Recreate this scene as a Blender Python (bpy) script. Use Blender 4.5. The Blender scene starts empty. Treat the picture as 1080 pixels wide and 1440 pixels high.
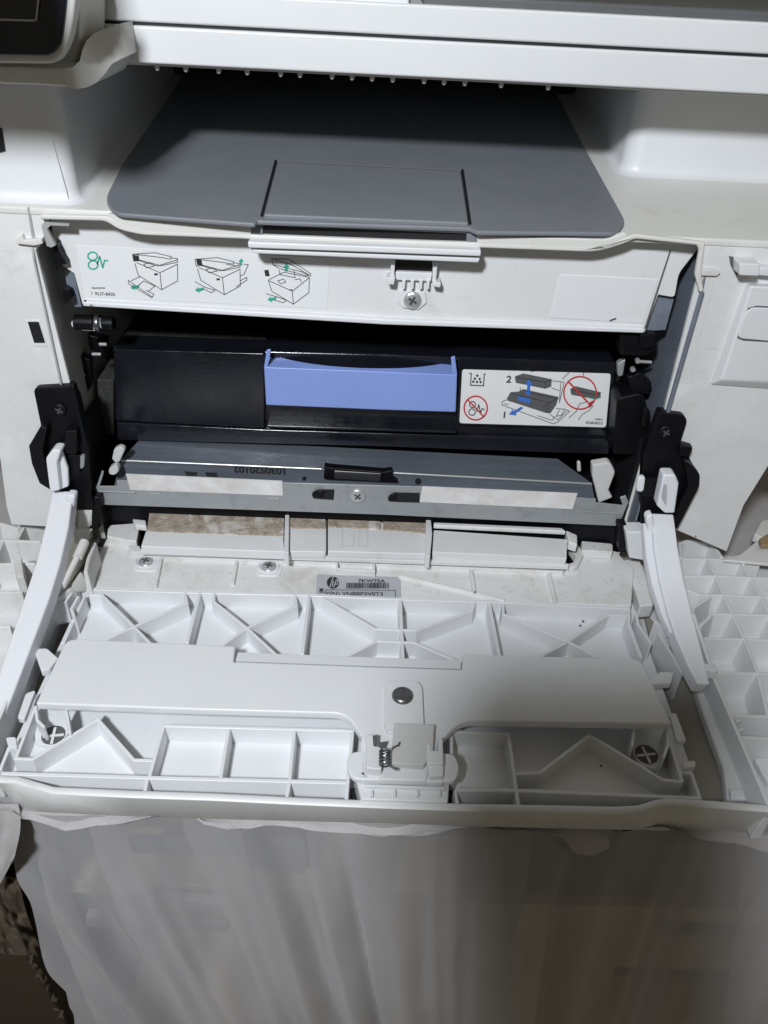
import bpy, bmesh, math, random, mathutils
from mathutils import Vector, Matrix
random.seed(7)
S = bpy.context.scene
COL = S.collection

# ------------------------------------------------------------------ camera
PITCH, ROLL, YAW, FPX = math.radians(35.9), math.radians(3.1), math.radians(1.65), 1106.0
CAM = Vector((0.0014, -0.37, 0.325))
FWD = Vector((math.sin(YAW)*math.cos(PITCH), math.cos(YAW)*math.cos(PITCH), -math.sin(PITCH)))
RGT = Vector((math.cos(YAW), -math.sin(YAW), 0.0))
DWN = FWD.cross(RGT)
IX = RGT*math.cos(ROLL) - DWN*math.sin(ROLL)
IY = RGT*math.sin(ROLL) + DWN*math.cos(ROLL)
cd = bpy.data.cameras.new('camera')
cam = bpy.data.objects.new('camera', cd)
COL.objects.link(cam)
m = Matrix((IX, -IY, -FWD)).transposed().to_4x4()
m.translation = CAM
cam.matrix_world = m
cd.sensor_fit = 'VERTICAL'; cd.sensor_height = 36.0; cd.sensor_width = 27.0
cd.lens = FPX/1440*36.0
cd.clip_start = 0.01; cd.clip_end = 50
S.camera = cam
S.render.resolution_x, S.render.resolution_y = 768, 1024

# ------------------------------------------------------------------ world, lamp, exposure
W = bpy.data.worlds.new('World'); S.world = W; W.use_nodes = True
W.node_tree.nodes['Background'].inputs[0].default_value = (1.0, 0.91, 0.70, 1)
W.node_tree.nodes['Background'].inputs[1].default_value = 0.128
LAMP = Vector((-0.15, -0.60, 0.615))
ld = bpy.data.lights.new('room_lamp', 'AREA'); ld.shape = 'DISK'; ld.size = 0.07
ld.energy = 6.4; ld.color = (0.92, 0.956, 1.0)
lo = bpy.data.objects.new('room_lamp', ld); COL.objects.link(lo)
lo.location = LAMP
lo.rotation_euler = (Vector((0, 0, 0.1)) - LAMP).to_track_quat('-Z', 'Y').to_euler()
S.view_settings.view_transform = 'Standard'
S.view_settings.look = 'None'
S.view_settings.exposure = 0.0
S.view_settings.gamma = 1.0

# ------------------------------------------------------------------ helpers
def at(u, v, Y=None, Z=None, X=None, pl=None):
    """Photograph pixel -> the point of the place on a given plane."""
    d = FWD + IX*((u-540)/FPX) + IY*((v-720)/FPX)
    if Y is not None: t = (Y-CAM.y)/d.y
    elif Z is not None: t = (Z-CAM.z)/d.z
    elif X is not None: t = (X-CAM.x)/d.x
    else:
        n = Vector(pl[0]); t = (pl[1]-n.dot(CAM))/n.dot(d)
    return CAM + d*t

DECK = ((0, -0.12, 1), 0.2205)          # the printer's top deck rises gently to the back
def deck(u, v, up=0.0): return at(u, v, pl=(DECK[0], DECK[1]+up))

def rp(pts):
    """round polygon corners: a point may carry a radius as third value"""
    out = []; n = len(pts)
    for i, p in enumerate(pts):
        if len(p) < 3: out.append((p[0], p[1])); continue
        P = Vector(p[:2]); A = Vector(pts[i-1][:2]); B = Vector(pts[(i+1) % n][:2])
        a = (A-P); b = (B-P); r = min(p[2], a.length*.49, b.length*.49)
        p0 = P+a.normalized()*r; p2 = P+b.normalized()*r
        for k in range(6):
            t = k/5
            q = p0*(1-t)**2 + P*2*t*(1-t) + p2*t*t
            out.append((q.x, q.y))
    return out

class MB:
    def __init__(s): s.bm = bmesh.new()
    def face(s, pts, mi=0):
        f = s.bm.faces.new([s.bm.verts.new(p) for p in pts]); f.material_index = mi; return f
    def prism(s, pts, vec, mi=0):
        vec = Vector(vec)
        a = [s.bm.verts.new(p) for p in pts]; b = [s.bm.verts.new(Vector(p)+vec) for p in pts]
        n = len(a); fs = [s.bm.faces.new(a), s.bm.faces.new(b[::-1])]
        for i in range(n):
            fs.append(s.bm.faces.new((a[i], b[i], b[(i+1) % n], a[(i+1) % n])))
        for f in fs: f.material_index = mi
        return s
    def py(s, px, Y, t, mi=0):            # slab standing in the plane Y, thickness t going back
        return s.prism([at(u, v, Y=Y) for u, v in rp(px)], (0, t, 0), mi)
    def pz(s, px, Z, t, mi=0):            # slab lying in the plane Z, thickness t going down
        return s.prism([at(u, v, Z=Z) for u, v in rp(px)], (0, 0, -t), mi)
    def px(s, px, X, t, mi=0):
        return s.prism([at(u, v, X=X) for u, v in rp(px)], (t, 0, 0), mi)
    def pd(s, px, up, t, mi=0):           # slab on the sloping deck
        return s.prism([deck(u, v, up) for u, v in rp(px)], (0, 0, -t), mi)
    def box(s, x0, x1, y0, y1, z0, z1, mi=0):
        return s.prism([(x0, y0, z0), (x1, y0, z0), (x1, y1, z0), (x0, y1, z0)], (0, 0, z1-z0), mi)
    def loft(s, rows, closed=True, caps=True, mi=0):
        vs = [[s.bm.verts.new(p) for p in r] for r in rows]; n = len(rows[0])
        for a, b in zip(vs, vs[1:]):
            for i in range(n if closed else n-1):
                j = (i+1) % n
                s.bm.faces.new((a[i], a[j], b[j], b[i])).material_index = mi
        if caps and closed:
            s.bm.faces.new(vs[0][::-1]).material_index = mi; s.bm.faces.new(vs[-1]).material_index = mi
        return s
    def wall(s, tops, zb, th, draft=0.0, mi=0):
        """upright wall under a poly-line of top points"""
        rows = []; n = len(tops)
        for i, p in enumerate(tops):
            p = Vector(p)
            d1 = (Vector(tops[i])-Vector(tops[i-1])).to_2d().normalized() if i else None
            d2 = (Vector(tops[i+1])-Vector(tops[i])).to_2d().normalized() if i < n-1 else None
            if d1 is None: d1 = d2
            if d2 is None: d2 = d1
            t = (d1+d2).normalized(); nn = Vector((-t.y, t.x)); k = 1/max(.45, nn.dot(Vector((-d1.y, d1.x))))
            h = th/2*k; hb = (th/2+draft)*k
            rows.append([(p.x+nn.x*h, p.y+nn.y*h, p.z), (p.x-nn.x*h, p.y-nn.y*h, p.z),
                         (p.x-nn.x*hb, p.y-nn.y*hb, zb), (p.x+nn.x*hb, p.y+nn.y*hb, zb)])
        return s.loft(rows, mi=mi)
    def wz(s, px, Z, zb, th, draft=0.0, mi=0):
        return s.wall([at(p[0], p[1], Z=Z) for p in px], zb, th, draft, mi)
    def cyl(s, c, ax, r, h, n=20, r2=None, mi=0):
        c = Vector(c); ax = Vector(ax).normalized(); u = ax.orthogonal().normalized(); w = ax.cross(u)
        r2 = r if r2 is None else r2
        ring = lambda o, q: [o+(u*math.cos(2*math.pi*k/n)+w*math.sin(2*math.pi*k/n))*q for k in range(n)]
        return s.loft([ring(c, r), ring(c+ax*h, r2)], mi=mi)
    def lathe(s, c, ax, prof, n=20, mi=0):
        c = Vector(c); ax = Vector(ax).normalized(); u = ax.orthogonal().normalized(); w = ax.cross(u)
        return s.loft([[c+ax*h+(u*math.cos(2*math.pi*k/n)+w*math.sin(2*math.pi*k/n))*max(r, 1e-5) for k in range(n)] for r, h in prof], mi=mi)
    def tube(s, pts, r, n=8, mi=0):
        pts = [Vector(p) for p in pts]; rows = []; prev = None
        for i, p in enumerate(pts):
            t = (pts[min(i+1, len(pts)-1)]-pts[max(i-1, 0)]).normalized()
            u = t.orthogonal().normalized() if prev is None else (prev-t*prev.dot(t)).normalized()
            prev = u; w = t.cross(u)
            rows.append([p+(u*math.cos(2*math.pi*k/n)+w*math.sin(2*math.pi*k/n))*r for k in range(n)])
        return s.loft(rows, mi=mi)
    def beam(s, pts, w, h, mi=0):
        """bar of width w (along X) and depth h under a chain of centre points; w may be a list"""
        rows = []
        for i, p in enumerate(pts):
            p = Vector(p); t = (Vector(pts[min(i+1, len(pts)-1)])-Vector(pts[max(i-1, 0)])).normalized()
            nx = Vector((1, 0, 0)); nn = nx.cross(t).normalized()
            if nn.z < 0: nn = -nn
            ww = w[i] if isinstance(w, (list, tuple)) else w
            rows.append([p-nx*ww/2, p+nx*ww/2, p+nx*ww/2-nn*h, p-nx*ww/2-nn*h])
        return s.loft(rows, mi=mi)
    # ---- flat print, lying a hair above its sheet
    def line(s, pts, f, w, closed=False, mi=0):
        P = [Vector(p) for p in pts]
        if closed: P = P+[P[0]]
        for a, b in zip(P, P[1:]):
            d = b-a
            if d.length < 1e-6: continue
            d.normalize(); n = Vector((-d.y, d.x)); a2 = a-d*w*.3; b2 = b+d*w*.3
            q = [a2+n*w/2, b2+n*w/2, b2-n*w/2, a2-n*w/2]
            s.face([f(*k) for k in q], mi)
    def poly(s, pts, f, mi=0): s.face([f(*p) for p in pts], mi)
    def ring(s, c, r, w, f, ry=None, n=36, mi=0):
        ry = ry or r
        for k in range(n):
            a, b = 2*math.pi*k/n, 2*math.pi*(k+1)/n
            s.face([f(c[0]+math.cos(t)*(r+e), c[1]+math.sin(t)*(ry+e)) for t, e in ((a, w/2), (b, w/2), (b, -w/2), (a, -w/2))], mi)
    def disc(s, c, r, f, n=16, mi=0):
        s.face([f(c[0]+math.cos(2*math.pi*k/n)*r, c[1]+math.sin(2*math.pi*k/n)*r) for k in range(n)], mi)
    def text(s, body, L, R, up=1.0, mi=0, bold=0.0, toward=None):
        """lettering from baseline point L to R (3-D); it fills that width"""
        L, R = Vector(L), Vector(R)
        cu = bpy.data.curves.new('lettering', 'FONT'); cu.body = body; cu.size = 1; cu.offset = bold
        o = bpy.data.objects.new('lettering', cu); COL.objects.link(o)
        me = o.evaluated_get(bpy.context.evaluated_depsgraph_get()).to_mesh()
        x1 = max(v.co.x for v in me.vertices); x0 = min(v.co.x for v in me.vertices)
        xd = (R-L)/(x1-x0)
        n = (CAM-L) if toward is None else Vector(toward)
        n = (n - xd.normalized()*n.dot(xd.normalized())).normalized()
        yd = n.cross(xd)*up
        vs = [s.bm.verts.new(L+xd*(v.co.x-x0)+yd*v.co.y) for v in me.vertices]
        for p in me.polygons:
            try: s.bm.faces.new([vs[i] for i in p.vertices]).material_index = mi
            except ValueError: pass
        bpy.data.objects.remove(o); bpy.data.curves.remove(cu)
    def build(s, name, mats, parent=None, bevel=0.0, seg=2, smooth=False, sub=0, kind=None, label=None, flat=False):
        if not flat:
            bmesh.ops.recalc_face_normals(s.bm, faces=s.bm.faces[:])
            parts = s.islands()
            if len(parts) > 1:
                objs = [p.build(name, mats, parent, bevel, seg, smooth, sub, kind, label) for p in parts]
                s.bm.free(); return objs[0]
        off = ORIG.get(parent.name if parent else None, Vector())
        for v in s.bm.verts: v.co -= off
        me = bpy.data.meshes.new(name); s.bm.to_mesh(me); s.bm.free()
        for mm in (mats if isinstance(mats, (list, tuple)) else [mats]): me.materials.append(mm)
        o = bpy.data.objects.new(name, me); COL.objects.link(o)
        if parent: o.parent = parent; ORIG[o.name] = off
        if bevel:
            b = o.modifiers.new('bevel', 'BEVEL'); b.width = bevel; b.segments = seg
            b.limit_method = 'ANGLE'; b.angle_limit = math.radians(32); b.harden_normals = False
            smooth = True if smooth is False and seg > 1 else smooth
        if smooth:
            for p in me.polygons: p.use_smooth = True
            me.set_sharp_from_angle(angle=math.radians(50)) if not bevel else None
            if bevel:
                wn = o.modifiers.new('wn', 'WEIGHTED_NORMAL'); wn.keep_sharp = False; wn.weight = 80
        if kind: o['kind'] = kind
        if label: o['label'] = label
        return o
ORIG = {}
nz3 = mathutils.noise.noise
def _islands(s):
    """separate pieces collected in one builder become separate objects"""
    seen = set(); out = []
    for v0 in s.bm.verts:
        if v0 in seen: continue
        st = [v0]; seen.add(v0); comp = []
        while st:
            v = st.pop(); comp.append(v)
            for e in v.link_edges:
                w = e.other_vert(v)
                if w not in seen: seen.add(w); st.append(w)
        out.append(comp)
    if len(out) < 2: return [s]
    res = []
    for comp in out:
        p = MB(); mp = {v: p.bm.verts.new(v.co) for v in comp}; fs = set(f for v in comp for f in v.link_faces)
        for f in sorted(fs, key=lambda f: f.index):
            p.bm.faces.new([mp[v] for v in f.verts]).material_index = f.material_index
        res.append(p)
    return res
MB.islands = _islands
def thing(name, label, cat, loc):
    o = bpy.data.objects.new(name, None); COL.objects.link(o); o.location = loc; o.empty_display_size = .02
    o['label'] = label; o['category'] = cat; ORIG[o.name] = Vector(loc)
    return o
def tag(o, label, cat):
    o['label'] = label; o['category'] = cat; return o

# ------------------------------------------------------------------ materials
def mat(name, base, rough=.5, metal=0., noise=None, dirt=None, bump=0., bscale=900, spec=.5, alpha=1., trans=0., rvar=0., streak=None, specks=None):
    mm = bpy.data.materials.new(name); mm.use_nodes = True
    nt = mm.node_tree; N = nt.nodes; L = nt.links; bs = N['Principled BSDF']
    c3 = lambda c: (c[0], c[1], c[2], 1)
    bs.inputs['Base Color'].default_value = c3(base); bs.inputs['Roughness'].default_value = rough
    bs.inputs['Metallic'].default_value = metal; bs.inputs['Specular IOR Level'].default_value = spec
    tc = N.new('ShaderNodeTexCoord'); cur = None
    def nz(scale, det=5, rgh=.6, vec=None, dist=0.):
        n = N.new('ShaderNodeTexNoise'); n.inputs['Scale'].default_value = scale; n.inputs['Detail'].default_value = det
        n.inputs['Roughness'].default_value = rgh; n.inputs['Distortion'].default_value = dist
        L.new(vec or tc.outputs['Object'], n.inputs['Vector']); return n.outputs['Fac']
    def ramp(fac, a, b):
        r = N.new('ShaderNodeMapRange'); r.inputs[1].default_value = a; r.inputs[2].default_value = b
        L.new(fac, r.inputs[0]); return r.outputs[0]
    def mix(fac, c1, c2, amt=1.):
        x = N.new('ShaderNodeMix'); x.data_type = 'RGBA'
        if amt != 1.:
            q = N.new('ShaderNodeMath'); q.operation = 'MULTIPLY'; q.inputs[1].default_value = amt; L.new(fac, q.inputs[0]); fac = q.outputs[0]
        L.new(fac, x.inputs[0])
        for i, c in ((6, c1), (7, c2)):
            if isinstance(c, tuple): x.inputs[i].default_value = c3(c)
            else: L.new(c, x.inputs[i])
        return x.outputs[2]
    cur = tuple(base)
    if noise:                                           # (scale, second colour)
        cur = mix(ramp(nz(noise[0]), .35, .65), cur, tuple(noise[1]))
    for d in (dirt or []):                              # (scale, lo, hi, colour, amount)
        cur = mix(ramp(nz(d[0], 8, .7, dist=.6), d[1], d[2]), cur, tuple(d[3]), d[4])
    if streak:
        mp = N.new('ShaderNodeMapping'); mp.inputs['Scale'].default_value = streak[0]; L.new(tc.outputs['Object'], mp.inputs[0])
        cur = mix(ramp(nz(1, 6, .65, mp.outputs[0]), streak[1], streak[2]), cur, tuple(streak[3]), streak[4])
    if specks:                                          # (scale, radius, colour)
        vo = N.new('ShaderNodeTexVoronoi'); vo.inputs['Scale'].default_value = specks[0]; L.new(tc.outputs['Object'], vo.inputs['Vector'])
        cur = mix(ramp(vo.outputs['Distance'], specks[1], specks[1]*.4), cur, tuple(specks[2]), .6)
    if not isinstance(cur, tuple): L.new(cur, bs.inputs['Base Color'])
    if rvar:
        L.new(ramp2(N, L, nz(60, 6, .65), .3, .7, rough-rvar, rough+rvar), bs.inputs['Roughness'])
    if bump:
        b = N.new('ShaderNodeBump'); b.inputs['Strength'].default_value = bump; b.inputs['Distance'].default_value = .0006
        L.new(nz(bscale, 3, .6), b.inputs['Height']); L.new(b.outputs[0], bs.inputs['Normal'])
    if trans: bs.inputs['Transmission Weight'].default_value = trans
    if alpha < 1: bs.inputs['Alpha'].default_value = alpha
    return mm
def ramp2(N, L, fac, a, b, c, d):
    r = N.new('ShaderNodeMapRange')
    for i, k in enumerate((a, b, c, d)): r.inputs[i+1].default_value = k
    L.new(fac, r.inputs[0]); return r.outputs[0]

M = {}
M['white'] = mat('white_plastic', (.71, .72, .73), .42, noise=(14, (.655, .665, .675)), dirt=[(26, .57, .72, (.50, .475, .43), .45), (75, .62, .72, (.47, .44, .39), .4), (260, .62, .74, (.42, .38, .33), .28)], bump=.10, bscale=1500, rvar=.07)
M['clean'] = mat('clean_white_plastic', (.725, .74, .76), .40, noise=(9, (.68, .695, .715)), dirt=[(22, .60, .80, (.58, .565, .54), .35), (130, .66, .76, (.50, .47, .43), .25)], bump=.05, bscale=1700, rvar=.05)
M['dirty'] = mat('dirty_white_plastic', (.72, .72, .72), .55, noise=(22, (.66, .66, .65)), dirt=[(45, .52, .70, (.49, .465, .425), .55), (150, .56, .69, (.40, .355, .30), .5), (25, .52, .68, (.80, .805, .81), .6)], bump=.25, bscale=500, rvar=.1)
M['cream'] = mat('aged_white_plastic', (.69, .69, .665), .45, noise=(16, (.655, .65, .62)), dirt=[(40, .58, .75, (.45, .40, .33), .4)], bump=.12, bscale=1500, rvar=.06)
M['grey'] = mat('grey_tray_plastic', (.190, .201, .226), .46, noise=(20, (.176, .187, .212)), dirt=[(50, .62, .8, (.20, .20, .20), .3)], bump=.25, bscale=2200, rvar=.08)
M['black'] = mat('black_plastic', (.004, .004, .0055), .45, spec=.22, dirt=[(60, .62, .8, (.014, .014, .013), .4)], bump=.12, bscale=1300, rvar=.1)
M['gloss'] = mat('cartridge_black', (.007, .008, .012), .17, noise=(30, (.010, .011, .016)), dirt=[(22, .55, .78, (.024, .023, .023), .45), (420, .62, .72, (.06, .058, .054), .4)], bump=.10, bscale=700, rvar=.1, specks=(95, .035, (.30, .29, .27)))
M['dust'] = mat('dusty_black', (.030, .030, .030), .75, noise=(60, (.016, .016, .017)), dirt=[(300, .45, .7, (.085, .08, .072), .6)], bump=.5, bscale=900)
M['void'] = mat('chamber_black', (.006, .006, .008), .6)
M['blue'] = mat('blue_handle_plastic', (.225, .32, .69), .36, noise=(25, (.24, .335, .705)), dirt=[(70, .6, .8, (.34, .41, .66), .3)], bump=.06, bscale=1600)
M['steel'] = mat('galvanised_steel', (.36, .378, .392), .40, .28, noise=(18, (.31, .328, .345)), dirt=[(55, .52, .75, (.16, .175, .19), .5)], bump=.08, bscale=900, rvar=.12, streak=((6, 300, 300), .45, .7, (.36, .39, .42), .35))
M['steeldk'] = mat('dark_steel', (.075, .08, .085), .42, .6, noise=(25, (.05, .055, .06)), bump=.08)
M['steelblue'] = mat('bluish_steel', (.25, .285, .35), .40, .35, noise=(20, (.21, .24, .30)), dirt=[(40, .5, .7, (.14, .16, .20), .5)], bump=.08)
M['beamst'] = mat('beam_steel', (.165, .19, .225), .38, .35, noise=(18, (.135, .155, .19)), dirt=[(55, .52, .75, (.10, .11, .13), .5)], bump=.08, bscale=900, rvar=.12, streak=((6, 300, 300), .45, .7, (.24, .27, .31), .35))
M['fascia'] = mat('scuffed_white_plastic', (.71, .72, .73), .48, noise=(11, (.655, .66, .665)), dirt=[(17, .52, .68, (.57, .565, .55), .40), (55, .57, .69, (.50, .485, .455), .40), (30, .55, .66, (.79, .79, .79), .5), (240, .62, .72, (.40, .36, .31), .35)], bump=.22, bscale=420, rvar=.08)
M['steelbright'] = mat('brightened_steel', (.50, .51, .50), .5, .15, noise=(25, (.42, .43, .42)), bump=.08)  # left side plate only: colour raised to make up for missing light
M['chrome'] = mat('screw_steel', (.62, .63, .65), .28, .65, bump=.1, bscale=2500)
M['screwdk'] = mat('dark_screw_steel', (.22, .22, .23), .32, .9)
M['tape'] = mat('paper_tape', (.70, .69, .69), .7, noise=(50, (.58, .56, .55)), dirt=[(60, .5, .68, (.78, .78, .78), .6)], bump=.3, bscale=300)
M['dusty'] = mat('dust_layer', (.44, .385, .32), .9, noise=(170, (.27, .215, .16)), dirt=[(60, .52, .60, (.66, .645, .62), .85), (500, .48, .62, (.56, .50, .42), .6), (800, .60, .68, (.10, .07, .045), .8)], bump=1.0, bscale=900)
M['nylon'] = mat('milky_nylon', (.74, .755, .80), .40, bump=.06, bscale=900, dirt=[(40, .6, .8, (.60, .60, .62), .3)])
nb = M['nylon'].node_tree.nodes['Principled BSDF']; nb.inputs['Subsurface Weight'].default_value = .35
nb.inputs['Subsurface Radius'].default_value = (.004, .004, .005); nb.inputs['Subsurface Scale'].default_value = 1.0
M['stain'] = mat('stained_plastic', (.31, .295, .26), .6, noise=(30, (.25, .235, .20)), dirt=[(60, .5, .7, (.26, .22, .17), .5)], bump=.3, bscale=500)
M['film'] = mat('milky_film', (.66, .66, .66), .35, alpha=.80)
M['recess'] = mat('screw_recess_steel', (.10, .10, .105), .4, .4)
M['ink'] = mat('black_ink', (.02, .02, .022), .6)
M['green'] = mat('green_ink', (.03, .36, .27), .6)
M['red'] = mat('red_ink', (.50, .035, .04), .6)
M['blueink'] = mat('blue_ink', (.05, .16, .55), .6)
M['greyink'] = mat('grey_ink', (.10, .10, .105), .6)
M['faint'] = mat('faint_emboss', (.60, .61, .62), .5)
M['stick'] = mat('sticker_paper', (.73, .745, .76), .38)
M['lab'] = mat('label_white', (.76, .765, .77), .35, specks=(300, .05, (.5, .5, .5)))
M['labgrey'] = mat('grey_label', (.42, .43, .46), .45)
M['screen'] = mat('control_black', (.010, .013, .024), .14, noise=(30, (.016, .019, .030)))
M['lcd'] = mat('lcd_glass', (.030, .034, .030), .22)
M['lid'] = mat('lid_grey', (.105, .11, .115), .5, noise=(25, (.09, .092, .095)), bump=.2, bscale=1500)

def ftext(f): return f

# ------------------------------------------------------------------ setting
mb = MB(); mb.face([(-6, -6, -.76), (6, -6, -.76), (6, 6, -.76), (-6, 6, -.76)])
floor = mb.build('floor', mat('bounce_floor', (.42, .37, .29), .6, noise=(3, (.36, .31, .24)), dirt=[(14, .5, .7, (.28, .23, .17), .5)], bump=.2, bscale=60), kind='structure')  # unseen floor, coloured light to bounce lamp light onto the cloth

# ================================================================== THE PRINTER
P = thing('printer', 'white multifunction laser printer with its front door hanging open', 'printer', (0, .16, 0))

# ---- body: fascias either side of the opening, lower base, deck and outer walls
mb = MB()
mb.py([(50, 352), (60, 340), (66, 318), (66, 301), (-330, 285), (-260, 560), (-30, 600), (0, 646), (9, 713), (16, 738), (140, 745), (100, 545)], 0, .003)
body = mb.build('body', M['fascia'], P, .0005)
mb = MB()
mb.py([(985, 378), (990, 345), (1330, 360), (1240, 575), (1085, 648), (1046, 711), (1022, 776), (950, 745), (905, 745), (930, 595)], 0, .003)
mb.build('side_fascia', M['fascia'], P, .0005)
mb = MB()
for sx in (-1, 1):
    mb.box(min(sx*.252, sx*.249), max(sx*.252, sx*.249), .004, .34, .098, .222)
    mb.box(min(sx*.249, sx*.160), max(sx*.249, sx*.160), .004, .34, .095, .098)
    mb.box(min(sx*.160, sx*.157), max(sx*.160, sx*.157), .010, .34, .0085, .095)
mb.box(-.249, .249, .337, .340, .098, .215)
mb.box(-.157, .157, .337, .340, .0085, .095)
mb.build('outer_wall', M['cream'], P, .0006)
# deck
def dk(x, y, up=0): return Vector((x, y, DECK[1]+.12*y+up))
mb = MB()
mb.prism([dk(-.252, -.0005), dk(.252, -.0005), dk(.252, .34), dk(-.252, .34)], (0, 0, -.0035))
mb.build('deck', M['cream'], P, .001, 3)
# front rail of the deck, with the seam and the raised frame round the door opening
mb = MB()
mb.py([(56, 309), (148, 311, 8), (168, 324, 10), (200, 331, 12), (540, 344), (840, 355, 20), (878, 343, 10), (893, 336, 4), (980, 345, 3), (984, 352), (978, 386), (984, 412), (990, 410), (987, 386), (992, 341), (893, 329), (880, 334), (850, 347), (540, 337), (205, 324), (176, 317), (150, 304), (56, 302)], -.0035, .003)
mb.build('frame_rim', M['cream'], P, .0008, 2)
mb = MB()
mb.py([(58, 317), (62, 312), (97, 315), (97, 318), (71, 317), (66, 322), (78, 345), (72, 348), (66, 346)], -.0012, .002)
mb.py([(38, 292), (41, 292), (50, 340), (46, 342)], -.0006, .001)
mb.build('corner_bracket', mat('bracket_grey', (.36, .36, .36), .5), P)  # corner pieces in one even mid grey
mb = MB()
mb.py([(20, 338), (30, 330), (34, 338), (58, 336), (60, 343), (48, 346), (22, 343)], -.003, .004)
mb.build('hinge_stub', M['cream'], P, .0005)
mb = MB()
mb.py([(980, 381), (990, 378), (1008, 380), (1014, 384), (1008, 389), (984, 388)], -.002, .003)
mb.build('hinge_stub', M['dirty'], P, .0005)
# slot in the left fascia
mb = MB(); mb.py([(35, 450), (55, 450, 3), (67, 487), (47, 488)], -.0004, .0012)
sl = mb.build('slot', M['clean'], P, .0003)
mb = MB(); mb.py([(39, 453), (54, 453, 2), (63, 482), (48, 482)], -.0009, .0012); mb.build('slot_hole', M['void'], sl)
# raised panel and clip on the right fascia
mb = MB()
o3 = [at(u, v, Y=-.0005) for u, v in ((1050, 398), (1330, 410), (1250, 560), (999, 541))]
i3 = [at(u, v, Y=-.006) for u, v in ((1056, 402), (1330, 412), (1255, 545), (1014, 535))]
mb.loft([[p+Vector((0, .003, 0)) for p in o3], o3, i3])
rpn = mb.build('raised_panel', M['clean'], P, .0012, 3)
mb = MB()
mb.py([(1052, 432, 14), (1200, 440), (1190, 490), (1036, 476, 10)], -.0068, .002)
mb.build('panel_cover', M['clean'], rpn, .0006)
mb = MB(); mb.line([(1038, 474), (1053, 434), (1064, 431), (1200, 438)], lambda u, v: at(u, v, Y=-.0062), 2.2)
mb.line([(1038, 475), (1046, 478), (1200, 487)], lambda u, v: at(u, v, Y=-.0062), 2.2)
mb.build('seam', M['greyink'], rpn, flat=True)
mb = MB()
mb.py([(1040, 370), (1070, 371), (1068, 389), (1040, 388)], -.010, .010)
mb.py([(1068, 376), (1120, 378), (1120, 393), (1067, 388)], -.006, .006)
mb.build('clip', M['clean'], P, .0008)
mb = MB(); mb.py([(1027, 362), (1036, 363), (1041, 380), (1036, 388), (1029, 374)], -.002, .003); mb.build('clip_gap', M['greyink'], P)
# scuffed seams on the fascia
mb = MB()
for a in ([(1004, 395), (985, 470), (975, 520)], [(992, 490), (1008, 490)], [(986, 522), (994, 522)]):
    mb.line(a, lambda u, v: at(u, v, Y=-.0003), 1.3)
mb.build('seam', M['faint'], P, flat=True)

# ---- side housings above the deck
def housing(name, x_in, x_out, y0, y1, ztop, r):
    """block whose inner front edge is well rounded"""
    mb = MB(); s = 1 if x_out > x_in else -1; pts = []
    for k in range(9):
        a = math.pi/2*k/8
        pts.append((x_in+s*(r-r*math.cos(a)), y0+r-r*math.sin(a)))
    pts += [(x_out, y0), (x_out, y1), (x_in, y1)]
    rows = []
    for k, (ins, zz) in enumerate(((-.004, 0), (-.0015, .0006), (-.0003, .002), (0, .0045), (0, 1))):
        row = []
        for (x, y) in pts:
            xx = x+s*ins if abs(x-x_out) > 1e-6 else x; yy = y+ins if y < y1-1e-6 else y
            zb = DECK[1]+.12*yy
            row.append((xx, yy, zb+zz if zz < 1 else ztop))
        rows.append(row)
    mb.loft(rows)
    return mb.build(name, M['clean'], P, smooth=True)
housing('side_housing', -.1375, -.252, .0075, .30, .282, .007)
housing('side_housing', .1325, .252, .078, .30, .282, .010)
mb = MB(); mb.py([(-10, 182), (2, 180), (7, 212), (-8, 216)], .0066, .002); mb.build('usb_port', M['void'], P)
mb = MB(); mb.line([(74, 198), (97, 284)], lambda u, v: at(u, v, Y=.0072), 1.0); mb.build('seam', M['faint'], P, flat=True)

# ---- output tray
mb = MB()
mb.pd([(147, 280, 16), (172, 230), (262, 100), (778, 122), (824, 210), (881, 312, 10), (868, 327, 12), (672, 325), (660, 320), (362, 310), (358, 314), (160, 299, 14)], .0018, .0022)
tray = mb.build('output_tray', M['grey'], P, .0007, 2)
mb = MB()
mb.py([(150, 301, 4), (353, 315), (353, 332), (190, 326), (165, 316, 8)], -.0034, .003)
mb.py([(671, 330), (853, 337, 8), (880, 326, 5), (884, 333, 5), (850, 352, 10), (671, 346)], -.0034, .003)
mb.build('tray_edge', M['cream'], P, .0006)
mb = MB()
ft = [deck(u, v, .0034) for u, v in ((391, 226), (648, 239), (659, 313), (371, 301))]
mb.prism(ft, (0, 0, -.0052))
flap = mb.build('tray_extension', M['grey'], P, .0008, 2)
for a in ([(388, 226), (368, 303)], [(650, 239), (661, 314)]):
    mb = MB(); mb.line(a, lambda u, v: deck(u, v, .00225), 4); mb.build('seam', M['void'], tray, flat=True)
mb = MB(); mb.line([(390, 226.5), (648, 239.5)], lambda u, v: deck(u, v, .00365), 1.6); mb.build('edge_line', mat('edge_line_grey', (.22, .22, .23), .5), flap, flat=True)  # slightly paler line along the extension's back edge
mb = MB(); mb.py([(370, 317), (655, 327), (660, 340), (370, 331)], -.0015, .002); mb.build('finger_slot', M['void'], P)
mb = MB(); mb.py([(354, 312), (369, 312), (370, 332), (354, 330)], -.003, .003); mb.py([(656, 322), (672, 323), (671, 341), (656, 340)], -.003, .003); mb.build('hinge_post', M['grey'], P, .0005)
mb = MB()
mb.py([(348, 340), (677, 352), (676, 361), (349, 349)], -.0075, .009)
mb.py([(352, 350), (676, 362), (673, 370), (358, 357)], -.005, .007)
mb.build('pull_rail', M['clean'], P, .0007, 2)

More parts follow.
